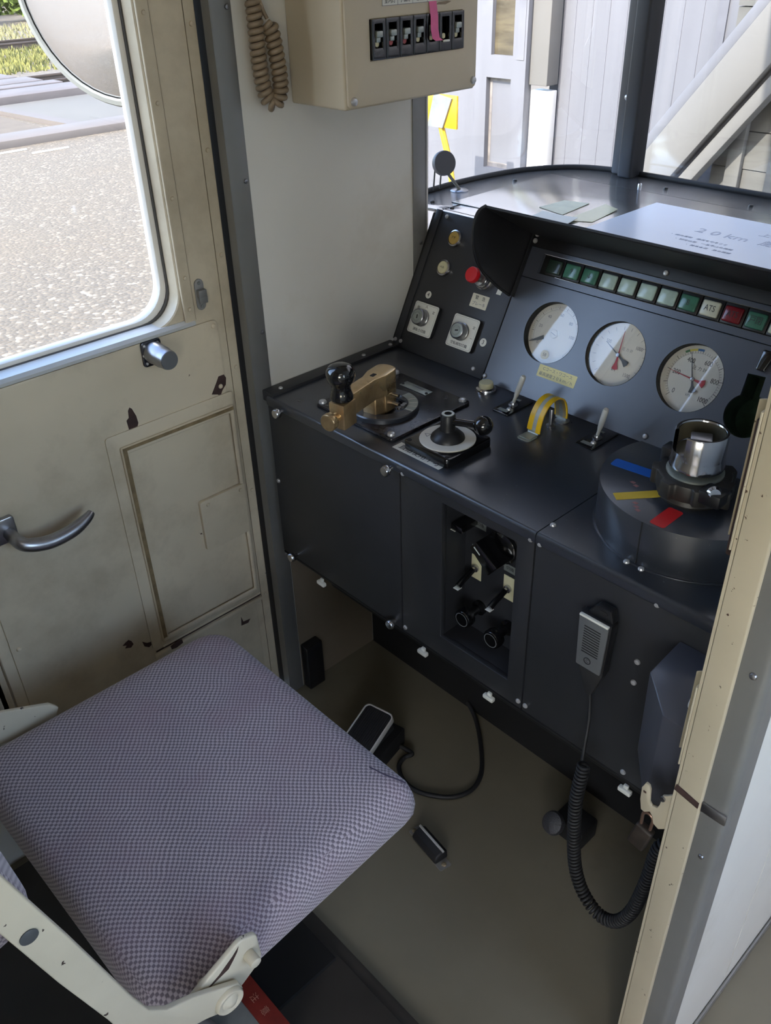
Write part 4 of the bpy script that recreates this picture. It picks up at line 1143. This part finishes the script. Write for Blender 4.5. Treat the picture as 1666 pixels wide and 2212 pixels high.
bm = new(); prism(bm, rpoly([(-.012, -.006), (.012, -.006), (.012, .006), (-.012, .006)], .002), .0003, .04, bev=.001); obj('grip', bm, M['bake'], r)
bm = new(); box(bm, -.012, -.002, -.0068, -.0061, .030, .041); obj('pointer_line', bm, M['label'], r)
for u, z, l in ((-.757, .524, 'round black plug knob low in the recess, left one'), (-.692, .518, 'round black plug knob low in the recess, right one')):
    r = thing('plug_knob', l, 'knob', Mrec(u, z), 'round plug knobs in the recess')
    bm = new(); lathe(bm, [(.014, .0003), (.014, .006), (.008, .008), (.008, .030), (.0165, .032), (.0175, .036), (.0175, .046), (.016, .0485), (0, .049)], 28); bd_ = obj('body', bm, M['bake'], r)
    bm = new(); lathe(bm, [(.012, .0491), (.0135, .0491), (.0135, .0494), (.012, .0494), (.012, .0491)], 28); obj('ring_mark', bm, M['mic'], bd_)

# ================================================================== microphone on the console front
mi = thing('hand_microphone', 'grey hand microphone with black coiled cord hanging on the console', 'microphone', MF @ T(-.4815, .668, 0))
bm = new(); prism(bm, rpoly([(-.023, -.050), (.023, -.050), (.0265, .046), (-.0265, .046)], .004), .006, .024, bev=.003); by = obj('body', bm, M['black'], mi)
bm = new(); prism(bm, rpoly([(-.0205, -.046), (.0205, -.046), (.0240, .044), (-.0240, .044)], .003), .0242, .0280, bev=.001); fc = obj('face', bm, M['mic'], mi)
bm = new()
for k in range(11): box(bm, -.0135, .0135, .028 - k * .0046, .0297 - k * .0046, .0281, .0284)
obj('grille_slots', bm, M['matte'], fc)
bm = new(); lathe(bm, [(.0045, .0281), (.0060, .0281), (.0060, .0286), (.0045, .0286), (.0045, .0281)], 22, T(-.002, -.031, 0)); letters('C', .007, M['ink'], fc, T(-.002, -.031, .0284)); obj('logo_ring', bm, M['ink'], fc)
bm = new(); box(bm, -.0235, .0235, .0425, .0462, .0240, .0292, .001); obj('bright_edge', bm, M['label'], fc)
bm = new(); prism(bm, rpoly([(-.018, .046), (.026, .046), (.020, .066), (-.004, .066)], .004), .006, .020, bev=.002); hd2 = obj('hanger', bm, M['black'], mi)
bm = new(); prism(bm, rrect(.002, .015, .0545, .0615, .003), .0201, .0204); obj('hanger_slot', bm, M['matte'], hd2)
bm = new(); prism(bm, rpoly([(-.022, -.050), (.022, -.050), (.014, -.078), (.006, -.100), (-.002, -.100), (-.012, -.078)], .003), .008, .021, bev=.003); obj('cord_boot', bm, M['rubber'], mi)
b = new()
Minv = (MF @ T(-.4815, .668, 0)).inverted()
def loc(p): return Minv @ Vector(p)
tube(b, [loc(p) for p in smooth_path([(-.479, .833, .572), (-.470, .825, .53), (-.459, .805, .49), (-.452, .792, .476)], 5)], .0028, 8)
cp_ = smooth_path([(-.4465, .790, .474), (-.447, .782, .411), (-.443, .780, .35), (-.437, .78, .290), (-.426, .78, .240), (-.406, .78, .203), (-.375, .78, .184), (-.346, .78, .200), (-.325, .78, .252), (-.313, .78, .340), (-.309, .78, .405), (-.302, .782, .435), (-.286, .79, .44)], 8)
tube(b, [loc(p) for p in coil(cp_, .0086, .0072, 14)], .0025, 7)
obj('coiled_cord', b, M['rubber'], mi, ang=70)
# black angular tub on the console front
hx = thing('angular_bin', 'black angular metal bin fixed to the console front at the right', 'bin', T(0, YF, 0))
bm = new()
def poly3(bm, V, Fs):
    t = new(); vs = [t.verts.new(v) for v in V]
    for f in Fs: t.faces.new([vs[i] for i in f])
    bmesh.ops.recalc_face_normals(t, faces=t.faces)
    bevel(t, .0022, 2, 20); join(t, bm)
ya, yb = -.073, -.122
V = [(-.369, -.0005, .731), (-.367, ya, .727), (-.318, yb, .722), (-.283, yb, .722), (-.274, -.1, .722), (-.274, -.0005, .731)]
W = [(-.369, -.0005, .500), (-.365, ya + .002, .585), (-.332, yb + .034, .520), (-.283, yb + .034, .52), (-.274, -.08, .52), (-.274, -.0005, .50)]
poly3(bm, V + W, [(0, 1, 2, 3, 4, 5), (11, 10, 9, 8, 7, 6)] + [(k, (k + 1) % 6, 6 + (k + 1) % 6, 6 + k) for k in range(6)])
obj('shell', bm, paint('bin_paint', (68, 70, 80), .30, mott=.06, spec=1.0), hx)
bm = new(); box(bm, -.020, .020, -.022, .022, .0005, .012, .004, 3)
tag(obj('pale_case', bm, M['label'], None, T(-.286, .772, .7305) @ RZ(.25)), 'small pale case lying on top of the black angular bin', 'case')

# ================================================================== things on the dashboard
sh = sticker('notice_sheet', 'large white laminated sheet reading 20km 厳守 on the dashboard', 'notice', frame((-.748, 1.50, 1.0388), (1, 0, 0), (0, 1, 0), (0, 0, 1)) @ RZ(math.radians(0)), .40, .262, M['paper'], [], .002, th=.0012)
for s, sz, x, y in (('2 0 km  厳守', .036, .055, .012), ('上限速度', .022, .10, .058)): letters(s, sz, M['faint2'] if 'faint2' in M else M.setdefault('faint2', paint('pale_ink', (180, 184, 198), .5, mott=0)), sh, T(x, y, .0014))
for k, s in enumerate(('・ 構内運転　速度を守ること', '・ 前方注意　一旦停止の確認', '・ 発車合図　扉の確認')): letters(s, .0085, M['faint2'], sh, T(-.01 + .02 * k, -.038 - k * .020, .0014))
def ticket(label, pts, mat, z, curl=0):
    bm = new(); cx = sum(p[0] for p in pts) / 4; cy = sum(p[1] for p in pts) / 4
    prism(bm, [(p[0] - cx, p[1] - cy) for p in pts], .0003, .001)
    bmesh.ops.subdivide_edges(bm, edges=bm.edges[:], cuts=5, use_grid_fill=True)
    for v in bm.verts: v.co.z += curl * max(0, (v.co.x + v.co.y) * 20) ** 2 * .004
    return tag(obj('paper_slip', bm, mat, None, T(cx, cy, z)), label, 'paper', 'paper slips on the dashboard')
ticket('cream paper slip lying farthest from the visor on the dashboard', [(-1.105, 1.452), (-1.035, 1.436), (-1.046, 1.540), (-1.098, 1.527)], M['ticket'], 1.0386)
ticket('creased yellowish plastic slip beside the big notice sheet', [(-1.010, 1.405), (-.962, 1.432), (-.975, 1.535), (-1.018, 1.555)], paint('slip_yellow', (206, 204, 168), .25, mott=.05, coat=.5), 1.0386, .2)
ticket('white crumpled slip nearest the black visor cheek', [(-1.07, 1.375), (-.985, 1.378), (-.99, 1.425), (-1.08, 1.432)], M['label'], 1.0396, .6)
dk_ = thing('round_disc_bracket', 'dark round disc on a bent bracket at the dashboard corner', 'bracket', T(-1.325, 1.455, 1.0372))
bm = new(); lathe(bm, [(.020, .0002), (.018, .002), (.006, .003), (0, .003)], 24); obj('foot', bm, M['steel'], dk_)
bm = new(); tube(bm, smooth_path([(0, 0, .002), (-.004, -.010, .016), (-.010, -.024, .036), (-.014, -.032, .054)], 5), .0035, 8); obj('stem', bm, M['grey'], dk_)
bm = new(); lathe(bm, [(.0, -.007), (.0235, -.007), (.0250, -.005), (.0250, .005), (.0235, .007), (0, .007)], 32, aim((-.013, -.036, .060), (.8, -.35, .25))); obj('disc', bm, paint('disc_grey', (74, 74, 80), .5, mott=.06), dk_)
bm = new(); tube(bm, [(-.028, -.048, .045), (-.030, -.050, .004)], .0018, 6); tube(bm, [(-.028, -.028, .045), (-.030, -.030, .004)], .0018, 6); obj('wire', bm, M['rubber'], dk_)

# ================================================================== breaker box on the wall
bx = thing('breaker_box', 'beige wall box with a row of seven black circuit breakers', 'breaker box', T(XW, .974, 1.2735))
FX = .1405
bm = new(); box(bm, .0003, FX - .004, 0, .303, 0, .36, .004, 3); obj('housing', bm, M['boxb'], bx)
bm = new(); prism(bm, rpoly([(.004, .004), (.301, .004), (.301, .36), (.004, .36)], .006), FX - .0038, FX, [[(.053, .066), (.265, .066), (.265, .124), (.053, .124)]], M=frame((0, 0, 0), (0, 1, 0), (0, 0, 1), (1, 0, 0)), bev=.001); cv = obj('cover', bm, M['boxb'], bx)
ML = frame((FX, 0, 0), (0, 1, 0), (0, 0, 1), (1, 0, 0))
for y, z in ((.015, .0125), (.294, .0145), (.015, .34), (.294, .34)): screw(cv, ML, y, z, 0, .0065)
for k in range(7):
    y0 = .0545 + k * .0301
    bm = new(); prism(bm, rrect(y0, y0 + .0290, .067, .123, .0015), -.006, .004, [rrect(y0 + .006, y0 + .023, .083, .117, .001)], M=ML, bev=.0008); bk = obj('breaker', bm, M['bake'], bx)
    bm = new(); box(bm, y0 + .005, y0 + .024, .082, .118, -.006, -.004, M=ML); obj('well', bm, M['matte'], bk)
    bm = new()
    if k == 5: box(bm, y0 + .007, y0 + .022, .080, .0835, .004, .007, .001, M=ML)
    else: box(bm, y0 + .008, y0 + .021, .098, .107, -.004, .007, .0015, M=ML); box(bm, y0 + .010, y0 + .019, .091, .098, -.004, .003, .001, M=ML)
    obj('breaker_lever', bm, M['plate'] if k != 5 else M['label'], bk)
    bm = new(); cyl(bm, (y0 + .0145, .0885, -.004), (0, 0, 1), .003, .0042, seg=16, M=ML); obj('breaker_mark', bm, paint('mark_red', (168, 84, 88), .5) if k in (1, 2) else M['cream'], bk)
bm = new(); prism(bm, [(.080, .1395), (.245, .1395), (.245, .160), (.080, .160)], .0003, .0012, M=ML); ll = obj('label_row', bm, M['label'], bx)
bm = new()
for k in range(6): box(bm, .080 + .033 * k - .0004, .0804 + .033 * k, .1395, .160, .0013, .0014, M=ML)
box(bm, .08, .245, .1393, .1400, .0013, .0014, M=ML)
obj('label_lines', bm, M['faint'], ll)
for k, s in enumerate(('室内灯', '予備灯', '放送', '暖房', '扇風機')): letters(s, .008, M['ink'], ll, ML @ T(.0965 + .033 * k, .1455, .0014))
bm = new(); P = [Vector((0, .187 + dx, z)) + Vector((FX + w, 0, 0)) for dx, z, w in ((.004, .140, .0008), (.003, .118, .006), (0, .100, .0095), (.002, .088, .011), (.009, .084, .012))]
t = new(); A = [[t.verts.new((p.x, p.y + s, p.z)) for p in P] for s in (-.0085, .0085)]; A2 = [[t.verts.new((p.x + .0006, p.y + s, p.z)) for p in P] for s in (-.0085, .0085)]
for i in range(4):
    t.faces.new((A[0][i], A[1][i], A[1][i + 1], A[0][i + 1])); t.faces.new((A2[0][i], A2[1][i], A2[1][i + 1], A2[0][i + 1]))
    for q_ in (0, 1): t.faces.new((A[q_][i], A[q_][i + 1], A2[q_][i + 1], A2[q_][i]))
bmesh.ops.recalc_face_normals(t, faces=t.faces); join(t, bm); obj('pink_tape', bm, M['pink'], bx)
bm = new(); prism(bm, [(.200, .1345), (.222, .1335), (.236, .1370), (.228, .1385), (.205, .1375)], .0001, .0003, M=ML); obj('tape_residue', bm, M['cordb'], bx)
# coiled handset cord
hc = thing('coiled_handset_cord', 'beige brown coiled handset cord hanging in a loop on the wall', 'cord', T(-1.245, .905, 1.28))
b = new()
O = Vector((-1.245, .905, 1.28))
pth = smooth_path([(-1.246, .893, 1.56), (-1.246, .896, 1.46), (-1.246, .898, 1.41), (-1.246, .899, 1.34), (-1.245, .904, 1.300), (-1.242, .913, 1.283), (-1.237, .923, 1.288), (-1.234, .928, 1.31), (-1.234, .924, 1.356), (-1.236, .920, 1.386), (-1.238, .916, 1.396)], 8)
tube(b, [p - O for p in coil(pth, .0088, .0096, 14)], .0046, 8)
tube(b, [Vector(p) - O for p in smooth_path([(-1.239, .916, 1.402), (-1.240, .908, 1.42), (-1.245, .900, 1.46), (-1.250, .897, 1.56)], 5)], .003, 7)
obj('coil', b, M['cordb'], hc, ang=70)
bm = new(); box(bm, XW + .0003 - O.x, -1.225 - O.x, .880 - O.y, .915 - O.y, 1.545 - O.z, 1.62 - O.z, .006); obj('cord_hook', bm, M['grey'], hc)

# ================================================================== floor things
fpd = thing('foot_pedal', 'black ribbed foot pedal with a pale rim, half behind the seat', 'pedal', T(-.998, .841, 0) @ RZ(math.radians(12)))
bm = new(); box(bm, -.040, .048, -.085, .070, .0003, .05, .004); obj('pedal_base', bm, M['matte'], fpd)
MT = T(0, 0, .074) @ RX(math.radians(17))
bm = new(); prism(bm, rrect(-.0345, .0345, -.10, .052, .010), 0, .010, M=MT, bev=.001); box(bm, -.03, .03, -.08, .045, -.04, 0, M=MT); tr_ = obj('treadle', bm, M['rubber'], fpd)
bm = new()
for k in range(13): box(bm, -.030 + k * .005 - .0011, -.030 + k * .005 + .0011, -.095, .046, .010, .0116, M=MT)
obj('tread_ribs', bm, M['rubber'], tr_)
bm = new(); prism(bm, rrect(-.0365, .0365, -.102, .054, .012), -.003, .0125, [rrect(-.0335, .0335, -.099, .051, .010)], M=MT, bev=.0006); obj('pedal_rim', bm, paint('rim_pale', (200, 200, 196), .35, .2, mott=.04), tr_)
b = new()
tube(b, smooth_path([(-.965, .90, .01), (-.93, .905, .008), (-.935, .885, .006), (-.925, .86, .0056), (-.89, .842, .0056), (-.845, .846, .0056), (-.795, .88, .0056), (-.775, .925, .0056), (-.79, .975, .0056), (-.84, 1.03, .0056), (-.90, 1.08, .006), (-.94, 1.096, .02)], 8), .005, 10)
tag(obj('floor_cable', b, M['rubber']), 'thin black cable looping over the floor from the pedal', 'cable')
ds = thing('floor_stop', 'small black floor stop with a bright ridge, screwed down', 'floor stop', T(-.742, .768, 0) @ RZ(math.radians(-8)))
bm = new(); prism(bm, rpoly([(-.054, -.012), (.054, -.016), (.056, .010), (-.054, .012)], .004), .0002, .002); bpl = obj('base_plate', bm, M['alu2'], ds)
for x in (-.048, .047): screw(bpl, I4, x, -.002, .002, .005, M['groove'])
bm = new()
dpp = [(-.018 + .0, 0)] + [(-.018 * math.cos(PI * k / 10), .024 * math.sin(PI * k / 10)) for k in range(11)]
prism(bm, [(-.016, .001), (-.018, .012), (-.012, .022), (.004, .027), (.014, .020), (.016, .001)], -.036, .038, M=frame((0, 0, 0), (0, 1, 0), (0, 0, 1), (1, 0, 0)), bev=.004, seg=3); obj('hump', bm, M['rubber'], ds)
bm = new(); box(bm, -.037, .039, .001, .0055, .0255, .0292, .0008); obj('ridge', bm, M['satin'], ds)
hb_ = thing('horn_button', 'black dimpled foot button by the kick plate under the microphone cord', 'button', T(-.58, .97, 0))
bm = new(); box(bm, -.02, .05, .0, .055, .0003, .05, .006); obj('housing', bm, M['matte'], hb_)
bm = new(); lathe(bm, [(.006, -.03), (.008, -.004), (.022, -.002), (.0235, .003), (.021, .010), (.012, .015), (0, .0165)], 28, aim((-.004, -.018, .055), (-.1, -.75, .65))); obj('dome', bm, paint('dimpled_rubber', (58, 58, 62), .4, mott=.1, bump=.8, bscale=380), hb_)
bm = new(); box(bm, -.004, .022, 0, .046, .0005, .13, .003)
tag(obj('black_wall_bracket', bm, M['black'], None, T(-1.264, .874, 0)), 'black bracket at the floor beside the aluminium angle', 'bracket')

# ================================================================== seat
st = thing('driver_seat', 'driver\'s seat with purple grey checked cushion and cream steel frame', 'seat', T(-.84, .36, 0))
S0 = Vector((-.84, .36, 0))
out = rpoly([(-1.104, .588), (-.598, .590), (-.574, .140), (-1.110, .130)], [.055, .014, .02, .03], 8)
out = [(p[0] - S0.x, p[1] - S0.y) for p in out]
# resample the outline evenly
def resample(P, n):
    P = [Vector((p[0], p[1])) for p in P]; L = [0]
    for i in range(len(P)): L.append(L[-1] + (P[(i + 1) % len(P)] - P[i]).length)
    o = []; j = 0
    for k in range(n):
        s = L[-1] * k / n
        while L[j + 1] < s: j += 1
        f = (s - L[j]) / max(L[j + 1] - L[j], 1e-9); o.append(P[j].lerp(P[(j + 1) % len(P)], f))
    return o
def cushion(bm, outl, prof, crown=0.0):
    P = resample(outl, 120); c = sum(P, Vector((0, 0))) / len(P)
    t = new(); R = []
    hw = min((p - c).length for p in P)
    for ins, z in prof:
        R.append([t.verts.new((c.x + (p.x - c.x) * (1 - ins / hw), c.y + (p.y - c.y) * (1 - ins / hw), z + crown * max(0.0, min(1, ins / hw)))) for p in P])
    for a, q_ in zip(R, R[1:]):
        for k in range(120): t.faces.new((a[k], a[(k + 1) % 120], q_[(k + 1) % 120], q_[k]))
    t.faces.new(R[0][::-1]); t.faces.new(R[-1])
    bmesh.ops.recalc_face_normals(t, faces=t.faces); join(t, bm)
bm = new()
cushion(bm, out, [(.012, .392), (.003, .396), (0, .405), (-.002, .43), (0, .452), (.003, .463), (.009, .472), (.018, .478), (.03, .481), (.06, .483), (.10, .484), (.15, .485), (.20, .4855)])
cu_ = obj('seat_cushion', bm, M['cloth'], st, ang=60)
bm = new(); tube(bm, [Vector((-.6085, .5785, .4735)) - S0, Vector((-.620, .571, .4785)) - S0, Vector((-.640, .562, .4808)) - S0, Vector((-.662, .556, .4815)) - S0], .0011, 6); obj('cushion_seam', bm, paint('seam', (70, 64, 84), .9), cu_)
bm = new(); box(bm, -.215, .205, -.19, .19, .355, .394, .006); obj('seat_pan', bm, M['black'], st)
# pedestal and plinth
bm = new(); lathe(bm, [(.055, .02), (.05, .05), (.045, .355)], 24, T(0, -.03, 0)); box(bm, -.15, .15, -.16, .12, .02, .03); obj('pedestal', bm, M['matte'], st)
bm = new(); box(bm, -.42, .545, -.40, .1295, .0005, .018, .001); box(bm, -.42, .545, .1295, .152, .0005, .012, .001); obj('plinth', bm, M['dark'], st)
bm = new(); box(bm, -.03, .19, -.085, .0, .018, .115, .004, M=T(.05, -.03, 0)); sb = obj('adjuster_box', bm, M['grey'], st)
bm = new(); box(bm, .095, .235, -.060, -.026, .1155, .1170, .0005); rl = obj('red_plate', bm, M['redlab'], sb, label='red warning plate')
letters('注　意', .014, paint('plate_ink', (176, 120, 104), .6), rl, T(.165, -.043, .1173))
bm = new(); tube(bm, [(.205, -.20, .40), (.16, -.12, .12)], .016, 12); obj('strut', bm, M['alu2'], st)
# backrest
bk_ = []
tilt = math.atan2(.071, .305)
bm = new()
Mb = T(0, -.285, .745) @ RX(tilt)
bo = [(p[0], p[1]) for p in rpoly([(-.245, -.005), (.268, -.005), (.262, .36), (-.24, .36)], [.03, .03, .06, .06], 6)]
MB2 = Mb @ frame((0, 0, 0), (1, 0, 0), (0, 0, 1), (0, -1, 0))
t_ = new(); cushion(t_, bo, [(.014, -.002), (.004, .004), (0, .015), (0, .045), (.004, .056), (.014, .062), (.03, .065), (.10, .068)])
t_.transform(MB2)
join(t_, bm); 
obj('backrest', bm, M['cloth'], st, ang=60)
mp_ = frame((0, 0, 0), (0, 1, 0), (0, 0, 1), (1, 0, 0))
side = [(-.03, 1.16), (.0, 1.07), (.054, .872), (.083, .752), (.117, .600), (.128, .560), (.146, .536), (.176, .520), (.214, .492), (.232, .478), (.236, .462), (.226, .446), (.208, .446), (.184, .462), (.15, .478), (.118, .496), (.100, .540), (.088, .595), (.061, .700), (.036, .809), (-.01, .98), (-.05, 1.15)]
side_left = [(-.075, 1.15), (-.06, .98), (-.035, .66), (-.01, .605), (.06, .582), (.192, .524), (.272, .486), (.284, .470), (.276, .455), (.226, .446), (.184, .462), (.08, .500), (-.04, .535), (-.075, .60), (-.10, .98), (-.115, 1.14)]
def sideframe(x):
    bm = new(); pp = [(a - S0.y, c) for a, c in (side if x > -.8 else side_left)]
    prism(bm, pp, x - .004 - S0.x, x + .004 - S0.x, M=mp_, bev=.002, seg=3)
    o = obj('side_frame', bm, M['seatb'], st)
    s = 1 if x > -.8 else -1
    xs = x - S0.x
    bm = new(); lathe(bm, [(.0085, .0), (.0085, .001), (.006, .0022), (0, .0025)], 18, aim((xs + s * .0042, .054 - S0.y, .787), (s, 0, 0))); obj('oval_screw', bm, M['blk_n'], o)
    bm = new(); lathe(bm, [(.0185, 0), (.0185, .004), (.017, .006), (.014, .006), (.011, .004), (.009, .005), (.006, .008), (0, .009)], 28, aim((xs + s * .0042, .215 - S0.y, .4655), (s, 0, 0))); obj('pivot_bolt', bm, M['seatb'], o)
    return o
sideframe(-.540); sideframe(-1.118)
for x in (-.5515,):
    bm = new(); pp = [(a - S0.y, c) for a, c in rpoly([(.150, .487), (.250, .531), (.272, .520), (.274, .466), (.225, .436), (.180, .442)], [.01, .014, .012, .018, .01, .01])]
    prism(bm, pp, x - .004 - S0.x, x + .004 - S0.x, M=mp_, bev=.0025, seg=3); lk2 = obj('link_plate', bm, M['seatb'], st)
    s = 1 if x > -.8 else -1
    bm = new(); cyl(bm, (x - S0.x + s * .0038, .256 - S0.y, .497), (s, 0, 0), .017, .0075, seg=20, bev=.0015); obj('stop_pin', bm, M['seatb'], lk2)
    if s > 0:
        bm = new(); prism(bm, [(a - S0.y, c) for a, c in ((.185, .490), (.215, .502), (.236, .516), (.246, .525), (.243, .517), (.236, .508), (.228, .499), (.212, .496))], x + .0041 - S0.x, x + .0044 - S0.x, M=mp_); obj('worn_strip', bm, M['chip'], lk2)
bm = new(); cyl(bm, (-.5555 - S0.x, .205 - S0.y, .455), (-1, 0, 0), .08, .008, seg=14); obj('cross_pin', bm, M['seatb'], st)

# ================================================================== fittings on the partition post
lh = thing('latch_hook', 'cream forked latch hook on the partition post, holding a padlock', 'latch', T(-.272, .700, .61))
O = Vector((-.272, 0, .61))
bm = new()
hp_ = [(-.3115, .600), (-.3125, .622), (-.3085, .633), (-.3035, .632), (-.3010, .626), (-.2990, .606), (-.2955, .602), (-.2885, .604), (-.2860, .612), (-.2850, .630), (-.2800, .634), (-.2745, .640), (-.2700, .652), (-.2690, .590), (-.2740, .577), (-.2810, .570), (-.2890, .574), (-.2915, .584), (-.2960, .590), (-.3030, .583), (-.3080, .584)]
prism(bm, [(a - O.x, c - O.z) for a, c in hp_], -.002, .002, M=frame((0, 0, 0), (1, 0, 0), (0, 0, 1), (0, -1, 0)), bev=.0008); obj('hook_plate', bm, M['beige2'], lh)
bm = new(); cyl(bm, (-.2835 - O.x, -.0021, .627 - O.z), (0, -1, 0), .003, .0035, seg=14); obj('rivet', bm, M['steel'], lh)
pk = thing('padlock', 'small tarnished padlock hanging from the cream latch hook', 'padlock', T(-.2985, .700, .545))
bm = new(); box(bm, -.013, .011, -.006, .006, -.030, .012, .003, 3, M=RY(math.radians(12))); obj('lock_body', bm, paint('tarnished', (66, 58, 52), .5, .5, mott=.2, mscale=60), pk)
bm = new(); tube(bm, [(-.006 + .0, 0, .012)] + [(.001 + .0072 * math.cos(PI - PI * k / 8), 0, .030 + .0085 * math.sin(PI * k / 8)) for k in range(9)] + [(.007, 0, .012)], .0022, 10); obj('shackle', bm, paint('shackle', (150, 120, 104), .35, .8, mott=.1), pk)
def lip(z0, z1, dx, label):
    o = thing('striker_lip', label, 'strike plate', T(-.2725, .700, z0), 'bent striker lips on the partition post')
    bm = new()
    prism(bm, rpoly([(0, -.006), (0, .020), (-dx * .5, .026), (-dx, .018), (-dx, .016), (-dx * .5, .0235), (-.0022, .018), (-.0022, -.006)], .001), 0, z1 - z0, bev=.0006)
    obj('bent_plate', bm, M['beige2'], o)
lip(1.005, 1.152, .015, 'chipped cream striker lip high on the partition post')
lip(.70, .822, .014, 'chipped cream striker lip above the latch hook')
bm = new(); box(bm, -.012, 0, .0, .030, 0, .150, .002)
tag(obj('striker_pocket', bm, M['chip'], None, T(-.2725, .712, .985)), 'rusty brown striker pocket behind the upper striker lip', 'strike plate')

# ================================================================== light, world, camera
w = bpy.data.worlds.new('sky'); SC.world = w; w.use_nodes = True
nt = w.node_tree
bg = nt.nodes['Background']
sky = nt.nodes.new('ShaderNodeTexSky'); sky.sky_type = 'NISHITA'; sky.sun_disc = False
sky.sun_elevation = math.radians(44); sky.sun_rotation = math.radians(150); sky.dust_density = 2.0; sky.ozone_density = 1.0
nt.links.new(sky.outputs[0], bg.inputs[0]); bg.inputs[1].default_value = SKY_STRENGTH
sd = bpy.data.lights.new('sun', 'SUN'); sd.energy = SUN_STRENGTH; sd.angle = math.radians(.6); sd.color = (1.0, .95, .86)
so = bpy.data.objects.new('sun', sd); COL.objects.link(so)
so.rotation_euler = Vector((-.04, -.75, .66)).to_track_quat('Z', 'Y').to_euler()

cam = bpy.data.cameras.new('camera'); co = bpy.data.objects.new('camera', cam); COL.objects.link(co)
cam.sensor_fit = 'VERTICAL'; cam.sensor_height = 24.0; cam.lens = 24.0 * 1881.589 / 2212.0; cam.clip_start = .02; cam.clip_end = 500
R0 = (0.6862084, 0.7269545, -0.0255951); R1 = (0.3874294, -0.3950416, -0.8329710); R2 = (-0.6156431, 0.5616754, -0.5527244)
co.matrix_world = frame((0, 0, 1.505), R0, [-v for v in R1], [-v for v in R2])
SC.camera = co
SC.view_settings.view_transform = 'Standard'; SC.view_settings.look = 'None'; SC.view_settings.gamma = 1.0; SC.view_settings.use_curve_mapping = False
SC.view_settings.exposure = EXPOSURE
SC.cycles.use_denoising = True
SC.cycles.max_bounces = 10; SC.cycles.diffuse_bounces = 5; SC.cycles.glossy_bounces = 4; SC.cycles.transparent_max_bounces = 16
SC.cycles.caustics_reflective = False; SC.cycles.caustics_refractive = False
SC.cycles.sample_clamp_indirect = 6.0
bpy.context.view_layer.update()
